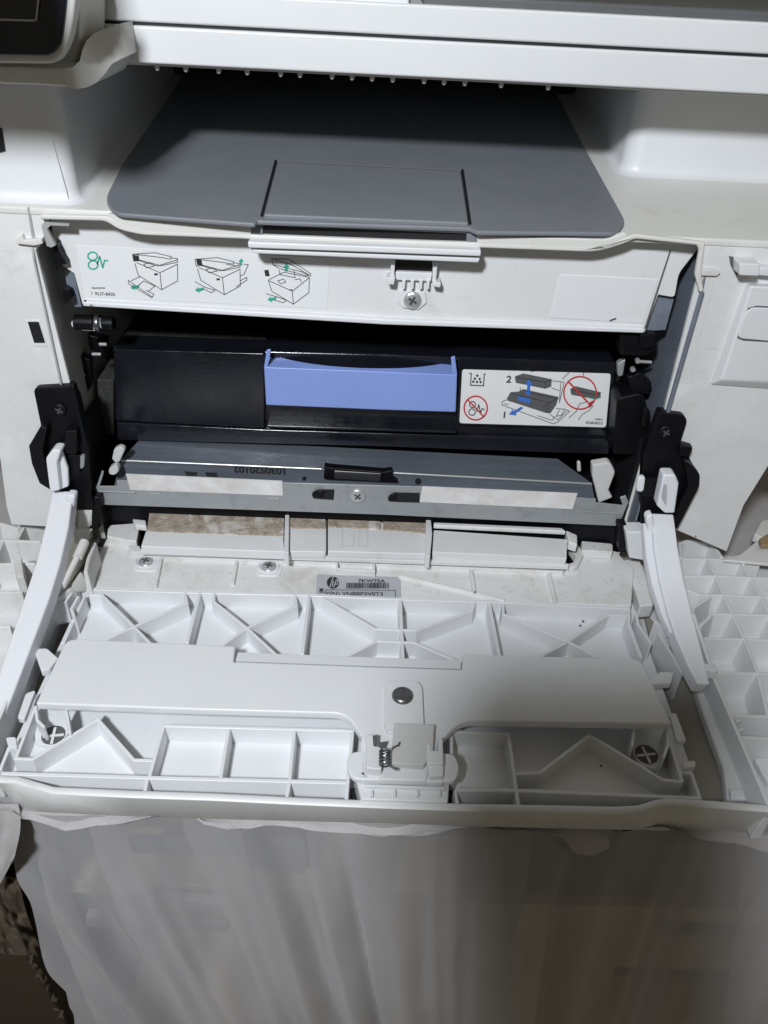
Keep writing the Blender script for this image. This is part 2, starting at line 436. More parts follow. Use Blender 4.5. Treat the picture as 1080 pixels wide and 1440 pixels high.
# ---- inner white panel under the tray
YP = .0095
mb = MB()
mb.py([(70, 306), (990, 340), (955, 385, 8), (949, 419, 6), (926, 415), (907, 468), (540, 456), (116, 430, 4), (104, 385), (85, 372), (76, 345)], YP, .003)
panel = mb.build('inner_panel', M['white'], P, .0006)
mb = MB()
mb.py([(942, 352), (944, 352), (909, 462), (906, 462)], YP-.0003, .0005); mb.build('panel_seam', M['greyink'], panel)
mb = MB(); mb.py([(116, 424), (540, 449), (907, 462), (906, 469), (540, 457), (116, 431)], YP-.003, .006); mb.build('panel_flange', M['clean'], panel, .0008)
mb = MB()
mb.py([(788, 386), (926, 393), (905, 455), (773, 447)], YP-.0004, .0006)
mb.build('blank_plate', M['clean'], panel, .0003)
# latch catch: dark hole, two posts, comb and screw
mb = MB(); mb.py([(556, 366), (609, 368), (607, 384), (555, 382)], YP-.0005, .002); mb.build('latch_hole', M['void'], panel)
mb = MB()
mb.py([(550, 364), (556, 365), (554, 398), (548, 402)], YP-.006, .006)
mb.py([(609, 368), (616, 368), (613, 400), (608, 396)], YP-.006, .006)
mb.py([(544, 390, 3), (556, 390), (554, 401), (544, 400)], YP-.008, .008)
mb.py([(608, 396), (621, 398, 3), (619, 405), (608, 403)], YP-.008, .008)
mb.py([(554, 382), (608, 384), (606, 396), (553, 394)], YP-.003, .003)
mb.build('latch_catch', M['clean'], panel, .0005)
for u in (568, 580, 592, 602):
    mb = MB(); mb.py([(u-2.5, 394), (u+2.5, 394.3), (u+1.5, 407), (u-2.5, 407)], YP-.004, .004); mb.build('comb_tooth', M['clean'], panel, .0003)
def screw(c, ax, r, mt, parent, name='screw', cross=True, roll=.3, h=.0013):
    mb = MB(); ax = Vector(ax).normalized()
    mb.lathe(c, ax, ((r, 0), (r, h*.35), (r*.86, h*.8), (r*.6, h), (0, h*1.05)), 24)
    o = mb.build(name, mt, parent, smooth=True)
    if cross:
        mb = MB(); u = ax.orthogonal().normalized(); w = ax.cross(u)
        for k in range(2):
            a = roll+k*math.pi/2; d = u*math.cos(a)+w*math.sin(a); e = ax.cross(d)
            q = [Vector(c)+ax*(h*1.07+.00002*k)+d*i*r*.52+e*j*r*.13 for i, j in ((-1, -1), (1, -1), (1, 1), (-1, 1))]
            mb.prism(q, ax*-.0003)
        mb.build('screw_recess', M['recess'], o)
    return o
mb = MB(); mb.py([(560, 408), (598, 410), (600, 426), (588, 436), (566, 433), (558, 425)], YP-.0012, .0015); mb.build('screw_pad', M['clean'], panel, .0004)
screw(at(580, 422, Y=YP-.0013), (0, -1, .05), .0045, M['chrome'], P)

# jam sticker
mb = MB()
mb.py([(106, 345, 3), (464, 363), (460, 434, 3), (120, 417, 3)], YP-.00025, .0005)
stk = mb.build('jam_sticker', M['stick'], panel)
fP = lambda u, v: at(u, v, Y=YP-.0004)
K = lambda x, y: fP(100+x/2.842, 330+y/2.842)
mb = MB()
mb.ring((86, 86), 19, 6, K, 16); mb.ring((88, 121), 19, 6, K, 17)
mb.line([(104, 118), (114, 88), (126, 132), (134, 103), (146, 104)], K, 6)
mb.build('jam_icon', M['green'], stk, flat=True)
for dx, dy in ((0, 0), (258, 10), (548, 48)):
    mb = MB(); mb.poly([(237+dx, 213+dy), (250+dx, 198+dy), (250+dx, 205+dy), (274+dx, 200+dy), (269+dx, 214+dy), (254+dx, 216+dy), (257+dx, 223+dy)], K); mb.build('arrow_print', M['green'], stk, flat=True)
mb = MB(); mb.poly([(673, 122), (674, 108), (668, 108), (681, 94), (690, 108), (684, 108), (684, 124)], K); mb.build('arrow_print', M['green'], stk, flat=True)
mb = MB(); mb.poly([(853, 146), (855, 132), (846, 133), (860, 116), (874, 130), (866, 131), (865, 148)], K); mb.build('arrow_print', M['green'], stk, flat=True)
mb = MB(); w = 2.6
def lines(LL, dx=0, dy=0, w=2.6):
    for a in LL: mb.line([(x+dx, y+dy) for x, y in a], K, w)
I1 = [[(245, 78), (335, 72), (400, 88), (398, 98), (352, 90), (250, 78)], [(245, 78), (250, 106), (272, 104), (268, 82)],
      [(268, 100), (360, 124), (425, 110), (425, 96), (398, 92)], [(262, 112), (355, 152), (425, 118), (426, 185), (362, 220), (355, 152)],
      [(255, 115), (268, 162), (362, 220)], [(290, 118), (318, 112), (332, 126), (300, 132), (290, 118)], [(272, 104), (345, 125), (425, 100)]]
lines(I1)
lines([[(228, 182), (325, 250), (330, 238), (300, 222)], [(228, 182), (232, 198), (322, 252)], [(240, 184), (276, 168)], [(335, 205), (310, 226)], [(268, 203), (290, 185), (336, 206)]])
lines(I1, 250, 20)
lines([[(495, 188), (540, 212), (575, 222), (560, 232), (528, 216)], [(690, 118), (708, 120), (690, 160), (675, 165)], [(675, 185), (702, 170), (702, 182), (660, 208)], [(620, 118), (668, 126)]])
lines([[(802, 96), (870, 98), (958, 156), (956, 166), (920, 148), (806, 120), (802, 96)], [(812, 100), (880, 120), (950, 160)], [(806, 120), (830, 135), (945, 165)],
       [(788, 183), (884, 226), (952, 172), (950, 232), (888, 278), (884, 226)], [(788, 183), (802, 226), (888, 278)], [(826, 184), (850, 178), (858, 190), (836, 196), (826, 184)],
       [(790, 180), (850, 150), (950, 170)], [(832, 142), (835, 160), (895, 172), (890, 140)], [(780, 236), (826, 250), (862, 262), (848, 272), (800, 258)], [(895, 180), (915, 176), (920, 190)], [(872, 222), (882, 218), (882, 226)]])
mb.poly([(772, 142), (788, 140), (794, 166), (776, 166)], K)
for dx, dy in ((0, 0), (253, 18)):
    mb.poly([(246+dx, 80+dy), (268+dx, 84+dy), (272+dx, 104+dy), (251+dx, 104+dy)], K)
mb.poly([(331, 155), (346, 154), (346, 162), (333, 163)], K); mb.poly([(580, 175), (594, 174), (594, 182), (582, 183)], K)
for y, xs in ((213, (84, 97, 101, 108, 112, 122, 126, 134)),):
    for a, b in zip(xs[::2], xs[1::2]): mb.line([(a, y), (b, y+.5)], K, 4)
mb.line([(83, 228), (83, 240)], K, 2)
mb.text('RU7-8430', K(98, 242), K(176, 245), bold=.01, toward=(0, -1, 0))
mb.build('black_print', M['ink'], stk, flat=True)

# bluish steel ends either side of the panel
mb = MB(); mb.py([(90, 378), (103, 379), (115, 432), (103, 432), (96, 415)], YP+.004, .001); mb.py([(924, 416), (948, 420), (936, 464), (905, 466)], YP+.004, .001)
mb.build('steel_tab', M['steelblue'], P, .0002)
# ---- steel side plates of the chamber
for sx, nm in ((-1, 'side_plate'), (1, 'side_plate')):
    mb = MB(); X = sx*.1583
    prof = [(0, .205), (-.002, .196), (-.002, .060), (.002, .050), (.15, .050), (.15, .212), (.008, .212)]
    mb.prism([(X, y, z) for y, z in prof], (sx*.001, 0, 0))
    if sx > 0: mb.box(X-.0004, X+.0014, -.0032, -.0016, .085, .196)
    mb.build(nm, M['steelbright'] if sx < 0 else M['steelblue'], P, .0003)
# chamber interior
mb = MB()
mb.box(-.160, .160, .150, .153, .02, .22); mb.box(-.160, .160, .004, .15, .020, .022); mb.box(-.1535, .1535, .010, .150, .208, .211)
for sx in (-1, 1): mb.box(min(sx*.1545, sx*.1565), max(sx*.1545, sx*.1565), .010, .15, .022, .105)
mb.build('chamber', M['void'], P)
# bits inside the chamber: shaft ends, pins, posts
mb = MB(); mb.cyl((-.151, .013, .1605), (1, 0, 0), .0040, .010); mb.build('roller_shaft', M['black'], P, .0005)
mb = MB(); mb.cyl((-.1405, .013, .1605), (1, 0, 0), .0046, .0025); mb.build('shaft_bush', M['screwdk'], P, .0006)
mb = MB(); mb.cyl((-.137, .013, .1605), (1, 0, 0), .0036, .006); mb.build('roller_shaft', M['black'], P, .0006)
mb = MB(); mb.tube([at(105, 455, Y=.016), at(118, 459, Y=.012), at(135, 460, Y=.012), at(148, 452, Y=.016)], .0022); mb.build('bush_clip', M['nylon'], P, smooth=True)
for u, v, l in ((130, 498, 12), (140, 484, 10), (114, 527, 6)):
    mb = MB(); p = at(u, v, Y=.03); mb.cyl(p, (1, 0, .03), .0010, l*.0004); mb.build('pin', M['chrome'], P)
mb = MB(); p = at(894, 508, Y=.02); mb.cyl(p, (1, 0, -.02), .0009, .0085); mb.build('pin', M['chrome'], P)
mb = MB(); mb.py([(872, 470), (925, 468), (925, 490, 6), (910, 502, 10), (872, 500)], .012, .01); mb.py([(868, 560, 8), (905, 552, 10), (920, 610), (916, 640), (862, 640)], .014, .02); mb.build('drive_cover', M['black'], P, .0012, 3)
mb = MB(); mb.py([(868, 512, 3), (880, 505), (876, 528), (870, 530)], .02, .004); mb.build('spring_post', M['steel'], P, .0005)

for px, y in (([(74, 344), (80, 342), (82, 352), (88, 362), (94, 372), (88, 372), (80, 382), (75, 372), (78, 360)], .004), ([(88, 405, 3), (96, 410), (100, 420), (92, 428), (88, 424)], .006), ([(110, 500), (126, 506), (128, 540), (120, 560), (108, 540)], .03), ([(120, 470), (150, 478), (146, 496), (122, 490)], .045)):
    mb = MB(); mb.py(px, y, .006); mb.build('plate_clip', M['black'], P, .0005)
for px, y in (([(884, 530, 3), (900, 524, 4), (918, 540, 4), (912, 556), (890, 552)], .016), ([(900, 470, 4), (924, 470, 4), (920, 488, 6), (902, 492, 6)], .008), ([(906, 575), (916, 580), (910, 606), (902, 600)], .008)):
    mb = MB(); mb.py(px, y, .006); mb.build('gear_cover', M['black'], P, .0012, 3)
for c in ((896, 506), (889, 518)):
    mb = MB(); mb.cyl(at(c[0], c[1], Y=.011), (0, -1, 0), .0013, .002, 10); mb.build('rivet', M['chrome'], P)
# ---- black hinge brackets
def bracket(px, Y, t, name='hinge_bracket'):
    mb = MB(); mb.py(px, Y, t); return mb.build(name, M['black'], P, .0008)
bl = bracket([(46, 546, 8), (98, 543), (108, 560), (124, 625), (128, 690), (140, 745), (106, 745), (88, 700), (68, 688), (55, 680), (44, 652), (40, 628), (57, 599)], -.004, .007)
mb = MB(); mb.py([(57, 600), (66, 602), (60, 632), (66, 660), (72, 690), (56, 680), (44, 652), (40, 628)], -.010, .006); mb.py([(91, 606), (108, 606), (107, 640), (90, 638)], -.010, .006); mb.py([(90, 640), (112, 640), (112, 668), (96, 670)], -.007, .004); mb.build('bracket_arm', M['black'], bl, .0008)
mb = MB(); mb.py([(98, 543), (104, 543), (122, 628), (117, 628)], -.008, .005); mb.build('bracket_edge', M['black'], bl, .0006)
screw(at(84, 576, Y=-.0042), (0, -1, 0), .0038, M['black'], bl)
br = bracket([(928, 580), (962, 584, 6), (967, 592, 4), (957, 624), (975, 629), (969, 643), (977, 658), (985, 668, 5), (984, 684), (952, 744), (912, 760), (900, 740), (905, 640)], -.004, .007)
mb = MB(); mb.py([(962, 648), (974, 655), (985, 668, 5), (983, 686), (953, 744), (945, 735), (968, 682)], -.010, .006); mb.py([(957, 627), (975, 630), (969, 644), (955, 642)], -.009, .005); mb.py([(900, 672), (930, 673), (928, 700), (900, 698)], -.008, .004); mb.build('bracket_arm', M['black'], br, .0008)
screw(at(936, 607, Y=-.0042), (0, -1, 0), .0040, M['black'], br)
mb = MB(); mb.py([(897, 672, 6), (908, 670, 5), (905, 692, 5), (895, 692, 5)], -.009, .003); mb.build('pivot_pin', M['nylon'], br, .0006)
mb = MB(); mb.py([(110, 642, 4), (119, 640, 4), (118, 658, 5), (112, 660, 4)], -.006, .003); mb.build('pivot_pin', M['steel'], bl, .0005)

# ---- steel beam and bracket plate below the cartridge
YB = .012
mb = MB()
mb.py([(170, 647), (455, 660), (552, 665), (832, 680), (838, 708), (160, 684)], YB, .001)
zt = at(455, 660, Y=YB).z
a, b = at(170, 647, Y=YB), at(832, 680, Y=YB)
mb.prism([a+Vector((0, .0011, 0)), b+Vector((0, .0011, 0)), b+Vector((-.016, .024, .0015)), a+Vector((.006, .024, .0015))], (0, 0, -.001))
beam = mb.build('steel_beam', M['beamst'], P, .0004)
mb = MB(); mb.tube([a+Vector((0, -.0003, 0)), at(452, 659.5, Y=YB-.0003)], .0007); mb.tube([at(554, 665, Y=YB-.0003), b+Vector((0, -.0003, 0))], .0007); mb.build('folded_edge', M['chrome'], beam, smooth=True)
mb = MB()
mb.text('1030520102', at(401, 658.5, Y=YB-.0003), at(328, 655.5, Y=YB-.0003), bold=.045, toward=(0, -1, 0))
mb.poly([(259, 663), (277, 664), (277, 669), (263, 669)], lambda u, v: at(u, v, Y=YB-.0003)); mb.poly([(288, 664), (305, 665), (306, 671), (291, 670)], lambda u, v: at(u, v, Y=YB-.0003))
mb.build('stamped_number', M['ink'], beam, flat=True)
mb = MB()
for k in range(22):
    u = 173+k*3.3+random.uniform(-.6, .6); v = 654.5+k*.16+random.uniform(-1.5, 1.5)
    mb.line([(u, v), (u+random.uniform(-1.2, 1.5), v+random.uniform(1, 3))], lambda u, v: at(u, v, Y=YB-.0003), .9)
mb.build('embossed_number', M['chrome'], beam, flat=True)
mb = MB()
mb.py([(456, 656), (464, 658), (540, 664), (551, 662), (551, 672), (560, 679), (455, 674)], YB-.004, .005); mb.build('centre_latch', M['black'], beam, .0006)
mb = MB(); mb.py([(470, 662), (536, 666), (534, 677), (470, 673)], YB-.0045, .001); mb.build('latch_plate', M['screwdk'], beam, .0004)
mb = MB(); mb.disc((588, 677), 4.5, lambda u, v: at(u, v, Y=YB-.0003)); mb.disc((428, 673), 3, lambda u, v: at(u, v, Y=YB-.0003)); mb.build('hole', M['void'], beam, flat=True)
mb = MB()
mb.py([(135, 686), (143, 662), (146, 664), (140, 684), (164, 684), (164, 676), (400, 679), (605, 685), (838, 702), (838, 707), (876, 711), (872, 700), (880, 697), (884, 706), (870, 740), (540, 724), (145, 710)], 0, .0011)
plate = mb.build('bracket_plate', M['steel'], P, .0003)
mb = MB(); mb.py([(137, 690.5), (190, 692.5), (190, 694.5), (138, 692.5)], -.0008, .001); mb.py([(822, 719), (875, 722), (875, 724), (822, 721)], -.0008, .001)
mb.build('pressed_rib', M['steel'], plate, .0003)
for c in ((216, 699), (384, 706)):
    mb = MB(); mb.py([(c[0]-10, c[1]-6, 4), (c[0]+10, c[1]-5, 4), (c[0]+8, c[1]+8, 4), (c[0]-8, c[1]+7, 4)], -.0003, .0005); mb.build('pressed_boss', M['steel'], plate, .0003)
mb = MB(); mb.py([(177, 666.5), (397, 676.5), (398, 697), (183, 689)], -.0006, .0005); mb.build('paper_tape', M['tape'], plate)
mb = MB(); mb.py([(594, 684), (812, 694), (805, 716), (590, 706)], -.0006, .0005); mb.build('paper_tape', M['tape'], plate)
mb = MB(); mb.py([(438, 694, 3), (446, 689, 3), (470, 689), (469, 703), (452, 702), (440, 701, 3)], -.0006, .001); mb.py([(545, 700, 4), (554, 693, 3), (590, 694), (590, 707), (560, 706), (546, 705, 3)], -.0006, .001); mb.build('slot', M['void'], plate)
mb = MB(); mb.py([(439, 694, 3), (447, 690, 3), (456, 690), (454, 701), (441, 700, 3)], -.0025, .002); mb.py([(546, 699, 4), (553, 695, 3), (558, 696), (557, 706), (547, 705, 3)], -.0025, .002); mb.build('slot_hook', M['black'], plate, .0008)
screw(at(503, 697, Y=-.0002), (0, -1, .05), .0045, M['chrome'], plate, roll=.1)
# translucent levers at the beam's ends
mb = MB(); mb.py([(160, 632, 3), (168, 628, 4), (176, 632, 4), (168, 650), (163, 652), (157, 646)], .004, .004); mb.py([(152, 660, 5), (163, 653, 5), (168, 662, 4), (162, 669, 4), (153, 668, 4)], .002, .005); mb.build('end_lever', M['film'], P, .0008)
mb = MB(); mb.py([(833, 654), (858, 650, 5), (866, 664, 5), (856, 690), (862, 700), (842, 708), (838, 690), (833, 670)], .002, .006); mb.py([(812, 650), (817, 650), (818, 664), (812, 664)], .014, .003); mb.build('end_lever', M['film'], P, .001)
# black frame below the plate
mb = MB()
mb.py([(140, 700), (890, 735), (915, 770), (870, 778), (560, 768), (150, 740)], .010, .01)
mb.build('lower_frame', M['black'], P, .001)
mb = MB(); mb.py([(131, 698), (141, 700), (143, 742), (134, 742)], -.006, .010); mb.py([(869, 738), (882, 738), (880, 776, 4), (870, 776, 4)], -.006, .010); mb.build('frame_leg', M['black'], P, .001)

# ---- pickup guides between door and chamber
ZG = .042
def guide(name, px, Z, t, mt, bev=.0006):
    mb = MB(); mb.pz(px, Z, t); return mb.build(name, mt, P, bev)
guide('guide_bar', [(205, 746), (398, 752), (400, 776), (198, 768)], ZG, .006, M['white'])
guide('guide_dust', [(210, 719), (400, 727), (399, 754), (206, 747)], ZG+.0005, .004, M['dusty'])
guide('separator_pad', [(406, 729), (459, 731), (459, 776, 4), (406, 775)], ZG, .005, M['white'])
guide('separator_pad', [(461, 729), (604, 734), (602, 779), (461, 775)], ZG, .005, M['white'])
guide('guide_dust', [(404, 727), (458, 729), (458, 743), (405, 742)], ZG+.0008, .003, M['dusty'])
guide('guide_dust', [(461, 729), (536, 731), (536, 744), (461, 740)], ZG+.0008, .003, M['dusty'])
guide('guide_dust', [(538, 731), (602, 734), (600, 749), (539, 745)], ZG+.0008, .003, M['dusty'])
guide('guide_bar', [(610, 745), (798, 758), (797, 785), (608, 776)], ZG, .006, M['white'])
guide('guide_back', [(610, 734), (790, 742), (796, 747), (610, 738)], ZG+.003, .003, M['dirty'])
guide('guide_bar_foot', [(198, 771), (800, 792), (800, 796), (197, 775)], ZG-.005, .003, M['white'], .0004)
mb = MB(); mb.pz([(401, 722), (407, 722), (406, 777), (399, 776)], ZG+.003, .009); mb.pz([(599, 729), (606, 730), (608, 750), (605, 782), (598, 782)], ZG+.003, .009); mb.build('guide_fin', M['white'], P, .0005)
fG = lambda u, v: at(u, v, Z=ZG+.0003)
mb = MB(); mb.line([(481, 767), (481, 742), (492, 742), (498, 749), (497, 768)], fG, 1.1, True); mb.line([(504, 768), (505, 744), (517, 744), (516, 768)], fG, 1.1, True); mb.build('page_emboss', M['faint'], P, flat=True)
mb = MB(); mb.pz([(186, 729), (205, 731), (206, 740), (190, 738)], ZG, .004); mb.pz([(796, 745), (812, 752), (812, 766), (800, 762)], ZG+.002, .006); mb.build('guide_end', M['dirty'], P, .0008)

# ================================================================== FRONT DOOR
ZR, ZF = .0300, .0200          # rib tops and floor of the inner door
mb = MB()
mb.pz([(122, 822), (890, 848), (990, 1130), (-2, 1093)], ZF, .003)
door = mb.build('front_door', M['clean'], P, .0005)
def rib(px, th=.0015, Z=None, zb=ZF-.0005, draft=.0003, mt='clean', name='rib', bev=.00025):
    mb = MB(); z = ZR+random.uniform(-.00012, .00012) if Z is None else Z
    mb.wz(px, z, zb, th, draft); return mb.build(name, M[mt], door, bev, 1)
rib([(110, 827), (260, 832), (430, 836), (540, 841), (707, 846), (886, 855)], .0022)
rib([(282, 830), (263, 904)], .0018); rib([(435, 836), (425, 920)], .0018); rib([(563, 843), (567, 935)], .0018); rib([(688, 847), (703, 925)], .0018)
rib([(125, 836), (143, 836), (178, 870), (212, 905)]); rib([(260, 832), (263, 847), (146, 900)])
rib([(302, 832), (300, 845), (348, 883), (388, 920)]); rib([(415, 836), (417, 851), (348, 882), (312, 907)])
rib([(455, 841), (528, 884), (585, 886), (664, 858), (668, 846)]); rib([(490, 921), (530, 901), (582, 903), (640, 928)])
rib([(708, 848), (708, 863), (800, 902), (840, 924)]); rib([(885, 865), (855, 864), (800, 901), (757, 924)])
rib([(884, 858), (884, 876), (902, 925)], .0020); rib([(118, 838), (112, 852), (88, 905)], .0020)
# transition plate behind the ribs
ZP = .0285
mb = MB()
mb.pz([(128, 805), (140, 778), (152, 752, 8), (196, 745, 4), (196, 770), (205, 776), (540, 789), (795, 798), (815, 790), (818, 772), (866, 774, 5), (876, 785), (892, 800), (888, 852), (540, 840), (112, 826)], ZP, .004)
tp = mb.build('rear_plate', M['dirty'], door, .0008)
mb = MB()
mb.pz([(152, 738, 5), (192, 735, 4), (196, 742), (192, 762), (150, 754)], ZP+.006, .008); mb.pz([(180, 766, 4), (196, 768), (200, 776), (182, 776, 4)], ZP+.004, .006)
mb.pz([(818, 760), (862, 764, 4), (862, 776), (818, 774)], ZP+.006, .006); mb.pz([(800, 768), (812, 764), (822, 778, 6), (812, 797, 6), (796, 800), (798, 793), (806, 790), (809, 780)], ZP+.004, .006)
mb.build('plate_lug', M['dirty'], tp, .0008)
mb = MB(); mb.wz([(200, 780), (540, 792), (792, 803)], ZP+.003, ZP-.002, .0016); mb.build('cross_rib', M['dirty'], tp, .0003)
for px in ([(227, 781), (218, 824)], [(333, 785), (327, 820)], [(661, 792), (668, 835)], [(770, 797), (781, 844)], [(561, 808), (640, 826), (710, 843)]):
    mb = MB(); mb.wz(px, ZP+.0022, ZP-.001, .0018, .0006); mb.build('rib', M['dirty'], tp, .0003)
mb = MB()
mb.wz([(474, 784), (474, 799), (526, 803), (526, 788)], ZP+.004, ZP-.001, .0014); mb.pz([(490, 774), (560, 778), (560, 786), (492, 782)], ZP+.006, .005); mb.build('pad_seat', M['dirty'], tp, .0004)
for c in ((205, 790), (378, 797)):
    mb = MB(); mb.pz([(c[0]-17, c[1]-12, 8), (c[0]+14, c[1]-12, 8), (c[0]+20, c[1]+2, 8), (c[0]+14, c[1]+13, 8), (c[0]-18, c[1]+12, 8)], ZP+.0008, .0015); mb.build('screw_boss', M['clean'], tp, .0004)
    mb = MB(); mb.lathe(at(c[0], c[1], Z=ZP+.0006), (0, 0, 1), ((.0062, 0), (.0062, .0008), (.0056, .0010), (.0052, .0006), (.0052, 0)), 28); mb.build('boss_ring', M['clean'], tp, smooth=True)
    screw(at(c[0], c[1], Z=ZP+.0008), (0, -.1, 1), .0044, M['chrome'], tp, roll=.5)
# serial label
ZL = ZP+.0004
fL = lambda u, v: at(u, v, Z=ZL+.0003)
q = lambda x, y: fL(420+x/5.4, 640+y/5.4)
mb = MB(); mb.pz([(446, 807.5, 2), (563, 811.5, 2), (564, 840), (444, 838)], ZL, .0003); lab = mb.build('serial_label', M['labgrey'], tp)
mb = MB()
mb.disc((260, 968), 46, q, 28)
mb.text('7KW75A', q(452, 966), q(658, 968), bold=.02, toward=(0, 0, 1))
x = 362
while x < 680:
    w = random.choice((3, 4, 6, 9)); mb.poly([(x, 970), (x+w, 970), (x+w, 1012), (x, 1012)], q); x += w+random.choice((2, 3, 5))
mb.line([(205, 1090), (205, 1022), (735, 1026), (735, 1090)], q, 4)
mb.text('(SN) VNBBP3V0T3', q(212, 1062), q(640, 1066), bold=.015, toward=(0, 0, 1))
mb.text('(1)M', q(192, 1078), q(190, 1012), bold=.01, toward=(0, 0, 1))
mb.build('label_print', M['ink'], lab, flat=True)
q2 = lambda x, y: fL(420+x/5.4, 640+y/5.4)+Vector((0, 0, .00025))
mb = MB()
mb.line([(236, 1006), (264, 926)], q2, 7); mb.line([(247, 976), (254, 962), (264, 964), (254, 998)], q2, 7)
mb.line([(266, 1006), (286, 950), (300, 952), (292, 984), (278, 984)], q2, 7)
mb.build('hp_logo', M['labgrey'], lab, flat=True)

# white cover flap
ZC = .0375
mb = MB()
mb.pz([(93, 900, 14), (110, 898, 8), (331, 908), (329, 930), (520, 937), (649, 941), (651, 919), (895, 926, 8), (905, 934), (945, 1018), (648, 1013, 22), (622, 1040), (624, 1100), (505, 1096), (508, 1036), (488, 1003, 22), (270, 997), (50, 989)], ZC, .0045)
cover = mb.build('cover_flap', M['clean'], door, .0009, 3)
mb = MB()
a = [at(u, v, Z=ZC-.0003) for u, v in ((331, 930), (520, 937), (648, 941))]; b = [at(u, v, Z=ZC-.0008) for u, v in ((335, 917), (520, 924), (648, 928))]
mb.loft([a, b, [p+Vector((0, .001, -.003)) for p in b], [p+Vector((0, 0, -.003)) for p in a]], closed=False)
mb.build('flap_step', M['clean'], cover, .0003)
mb = MB()
mb.pz([(47, 912), (66, 911, 3), (82, 925), (70, 940), (58, 944)], ZC-.002, .004); mb.pz([(36, 975, 4), (50, 970, 4), (34, 1012, 4), (24, 1010, 4)], ZC-.006, .003)
mb.pz([(8, 1037, 3), (22, 1036, 3), (24, 1052), (12, 1052)], ZC-.006, .003)
mb.pz([(911, 958), (928, 944), (948, 945), (944, 960), (918, 962)], ZC-.002, .004); mb.pz([(941, 1003, 4), (951, 1002, 4), (966, 1042, 4), (952, 1043, 4)], ZC-.006, .003)
mb.pz([(960, 1071, 3), (978, 1069, 3), (978, 1078), (962, 1080)], ZC-.006, .003)
mb.build('flap_tab', M['clean'], door, .0006)
# screw pads at the flap's ends
for px, c in (([(50, 992), (92, 994), (96, 1030), (80, 1050, 6), (50, 1046, 6), (48, 1030)], (75, 1034)), ([(893, 1018), (938, 1020), (938, 1055), (930, 1082, 6), (900, 1078, 6), (890, 1058)], (909, 1061))):
    mb = MB(); mb.pz(px, ZF+.003, .004); pad = mb.build('screw_pad', M['clean'], door, .0005)
    mb = MB(); mb.cyl(at(c[0], c[1], Z=ZF+.0031), (0, 0, 1), .0052, .0004, 24); rc = mb.build('screw_well', M['greyink'], pad)
    mb = MB()
    for k in range(2):
        d = Vector((math.cos(.15+k*1.57), math.sin(.15+k*1.57), 0)); e = Vector((-d.y, d.x, 0)); o = at(c[0], c[1], Z=ZF+.0040+.00015*k)
        mb.prism([o+d*i*.0046+e*j*.0006 for i, j in ((-1, -1), (1, -1), (1, 1), (-1, 1))], (0, 0, -.0004))
    mb.build('well_cross', M['clean'], pad)
zw = ZC-.0047
for px in ([(50, 992), (52, 1012), (62, 1022)], [(92, 994), (95, 1010), (98, 1030)], [(893, 1018), (889, 1050)], [(938, 1020), (940, 1046), (933, 1066)]):
    mb = MB(); mb.wz(px, zw-random.uniform(.0001, .0003), ZF, .0013); mb.build('rib', M['clean'], door, .00025, 1)
# front pockets
rib([(498, 1027), (230, 1020), (209, 1095)], .0016); rib([(322, 1024), (310, 1095)]); rib([(414, 1028), (407, 1098)]); rib([(496, 1030), (489, 1100)])
rib([(2, 1087), (207, 1093), (488, 1100)], .0018); rib([(207, 1095), (203, 1116)]); rib([(407, 1099), (403, 1122)]); rib([(489, 1100), (487, 1126)])
rib([(50, 992), (22, 1066), (46, 1067), (141, 1009)]); rib([(133, 1006), (188, 1068), (216, 1069)]); rib([(0, 1082), (12, 1052), (22, 1053)])
rib([(635, 1100), (635, 1028), (715, 1031), (729, 1131)], .0016); rib([(640, 1110), (725, 1111), (984, 1122)], .0018); rib([(640, 1110), (643, 1130)])
rib([(725, 1088), (760, 1086), (829, 1033), (932, 1096), (960, 1099)]); rib([(941, 1040), (960, 1099)]); rib([(962, 1086), (973, 1088), (985, 1123)])
rib([(-1, 1088), (-4, 1100)]); 
for (u, v, z) in ((812, 868, ZF), (820, 874, ZF), (826, 866, ZF), (816, 880, ZF), (845, 1077, ZF), (78, 985, ZC-.0002), (660, 400, None), (732, 449, None)):
    if z is None: continue
    mb = MB(); mb.cyl(at(u, v, Z=z), (0, 0, 1), random.uniform(.0004, .0008), .00015, 7); mb.build('toner_speck', M['ink'], door)
for (u, v, y) in ((862, 450, YP), (831, 425, YP), (978, 754, 0), (120, 423, 0)):
    mb = MB(); mb.cyl(at(u, v, Y=y), (0, -1, 0), random.uniform(.0004, .0007), .0002, 7); mb.build('toner_speck', M['ink'], P)
mb = MB(); mb.line([(858, 451), (866, 448)], lambda u, v: at(u, v, Y=YP-.0006), 2); mb.build('scuff_mark', M['ink'], panel, flat=True)
# latch assembly in the middle of the front edge
mb = MB()
mb.pz([(541, 962, 5), (546, 957, 4), (588, 957, 5), (594, 966, 4), (597, 1030), (546, 1030), (540, 1018)], ZC+.0022, .0025); tab = mb.build('latch_tab', M['clean'], door, .0005)
screw(at(566, 979, Z=ZC+.0023), (0, -.05, 1), .0050, M['screwdk'], tab, roll=.4, h=.002)
mb = MB(); mb.pz([(554, 1016), (611, 1018), (609, 1056), (596, 1076), (550, 1073)], ZC+.0045, .0035); mb.build('latch_film', M['film'], door, .0006)
mb = MB()
mb.pz([(500, 1095), (510, 1058), (626, 1062), (632, 1100), (630, 1128), (508, 1124)], ZC-.004, .010)
lb = mb.build('latch_base', M['clean'], door, .0008)
mb = MB(); mb.pz([(487, 1080, 8), (490, 1058, 9), (516, 1054), (520, 1096), (496, 1095, 8)], ZC, .003); mb.pz([(622, 1058), (640, 1060, 8), (647, 1080, 8), (640, 1099, 8), (622, 1098)], ZC, .003); mb.build('latch_ear', M['clean'], lb, .0009, 3)
mb = MB()
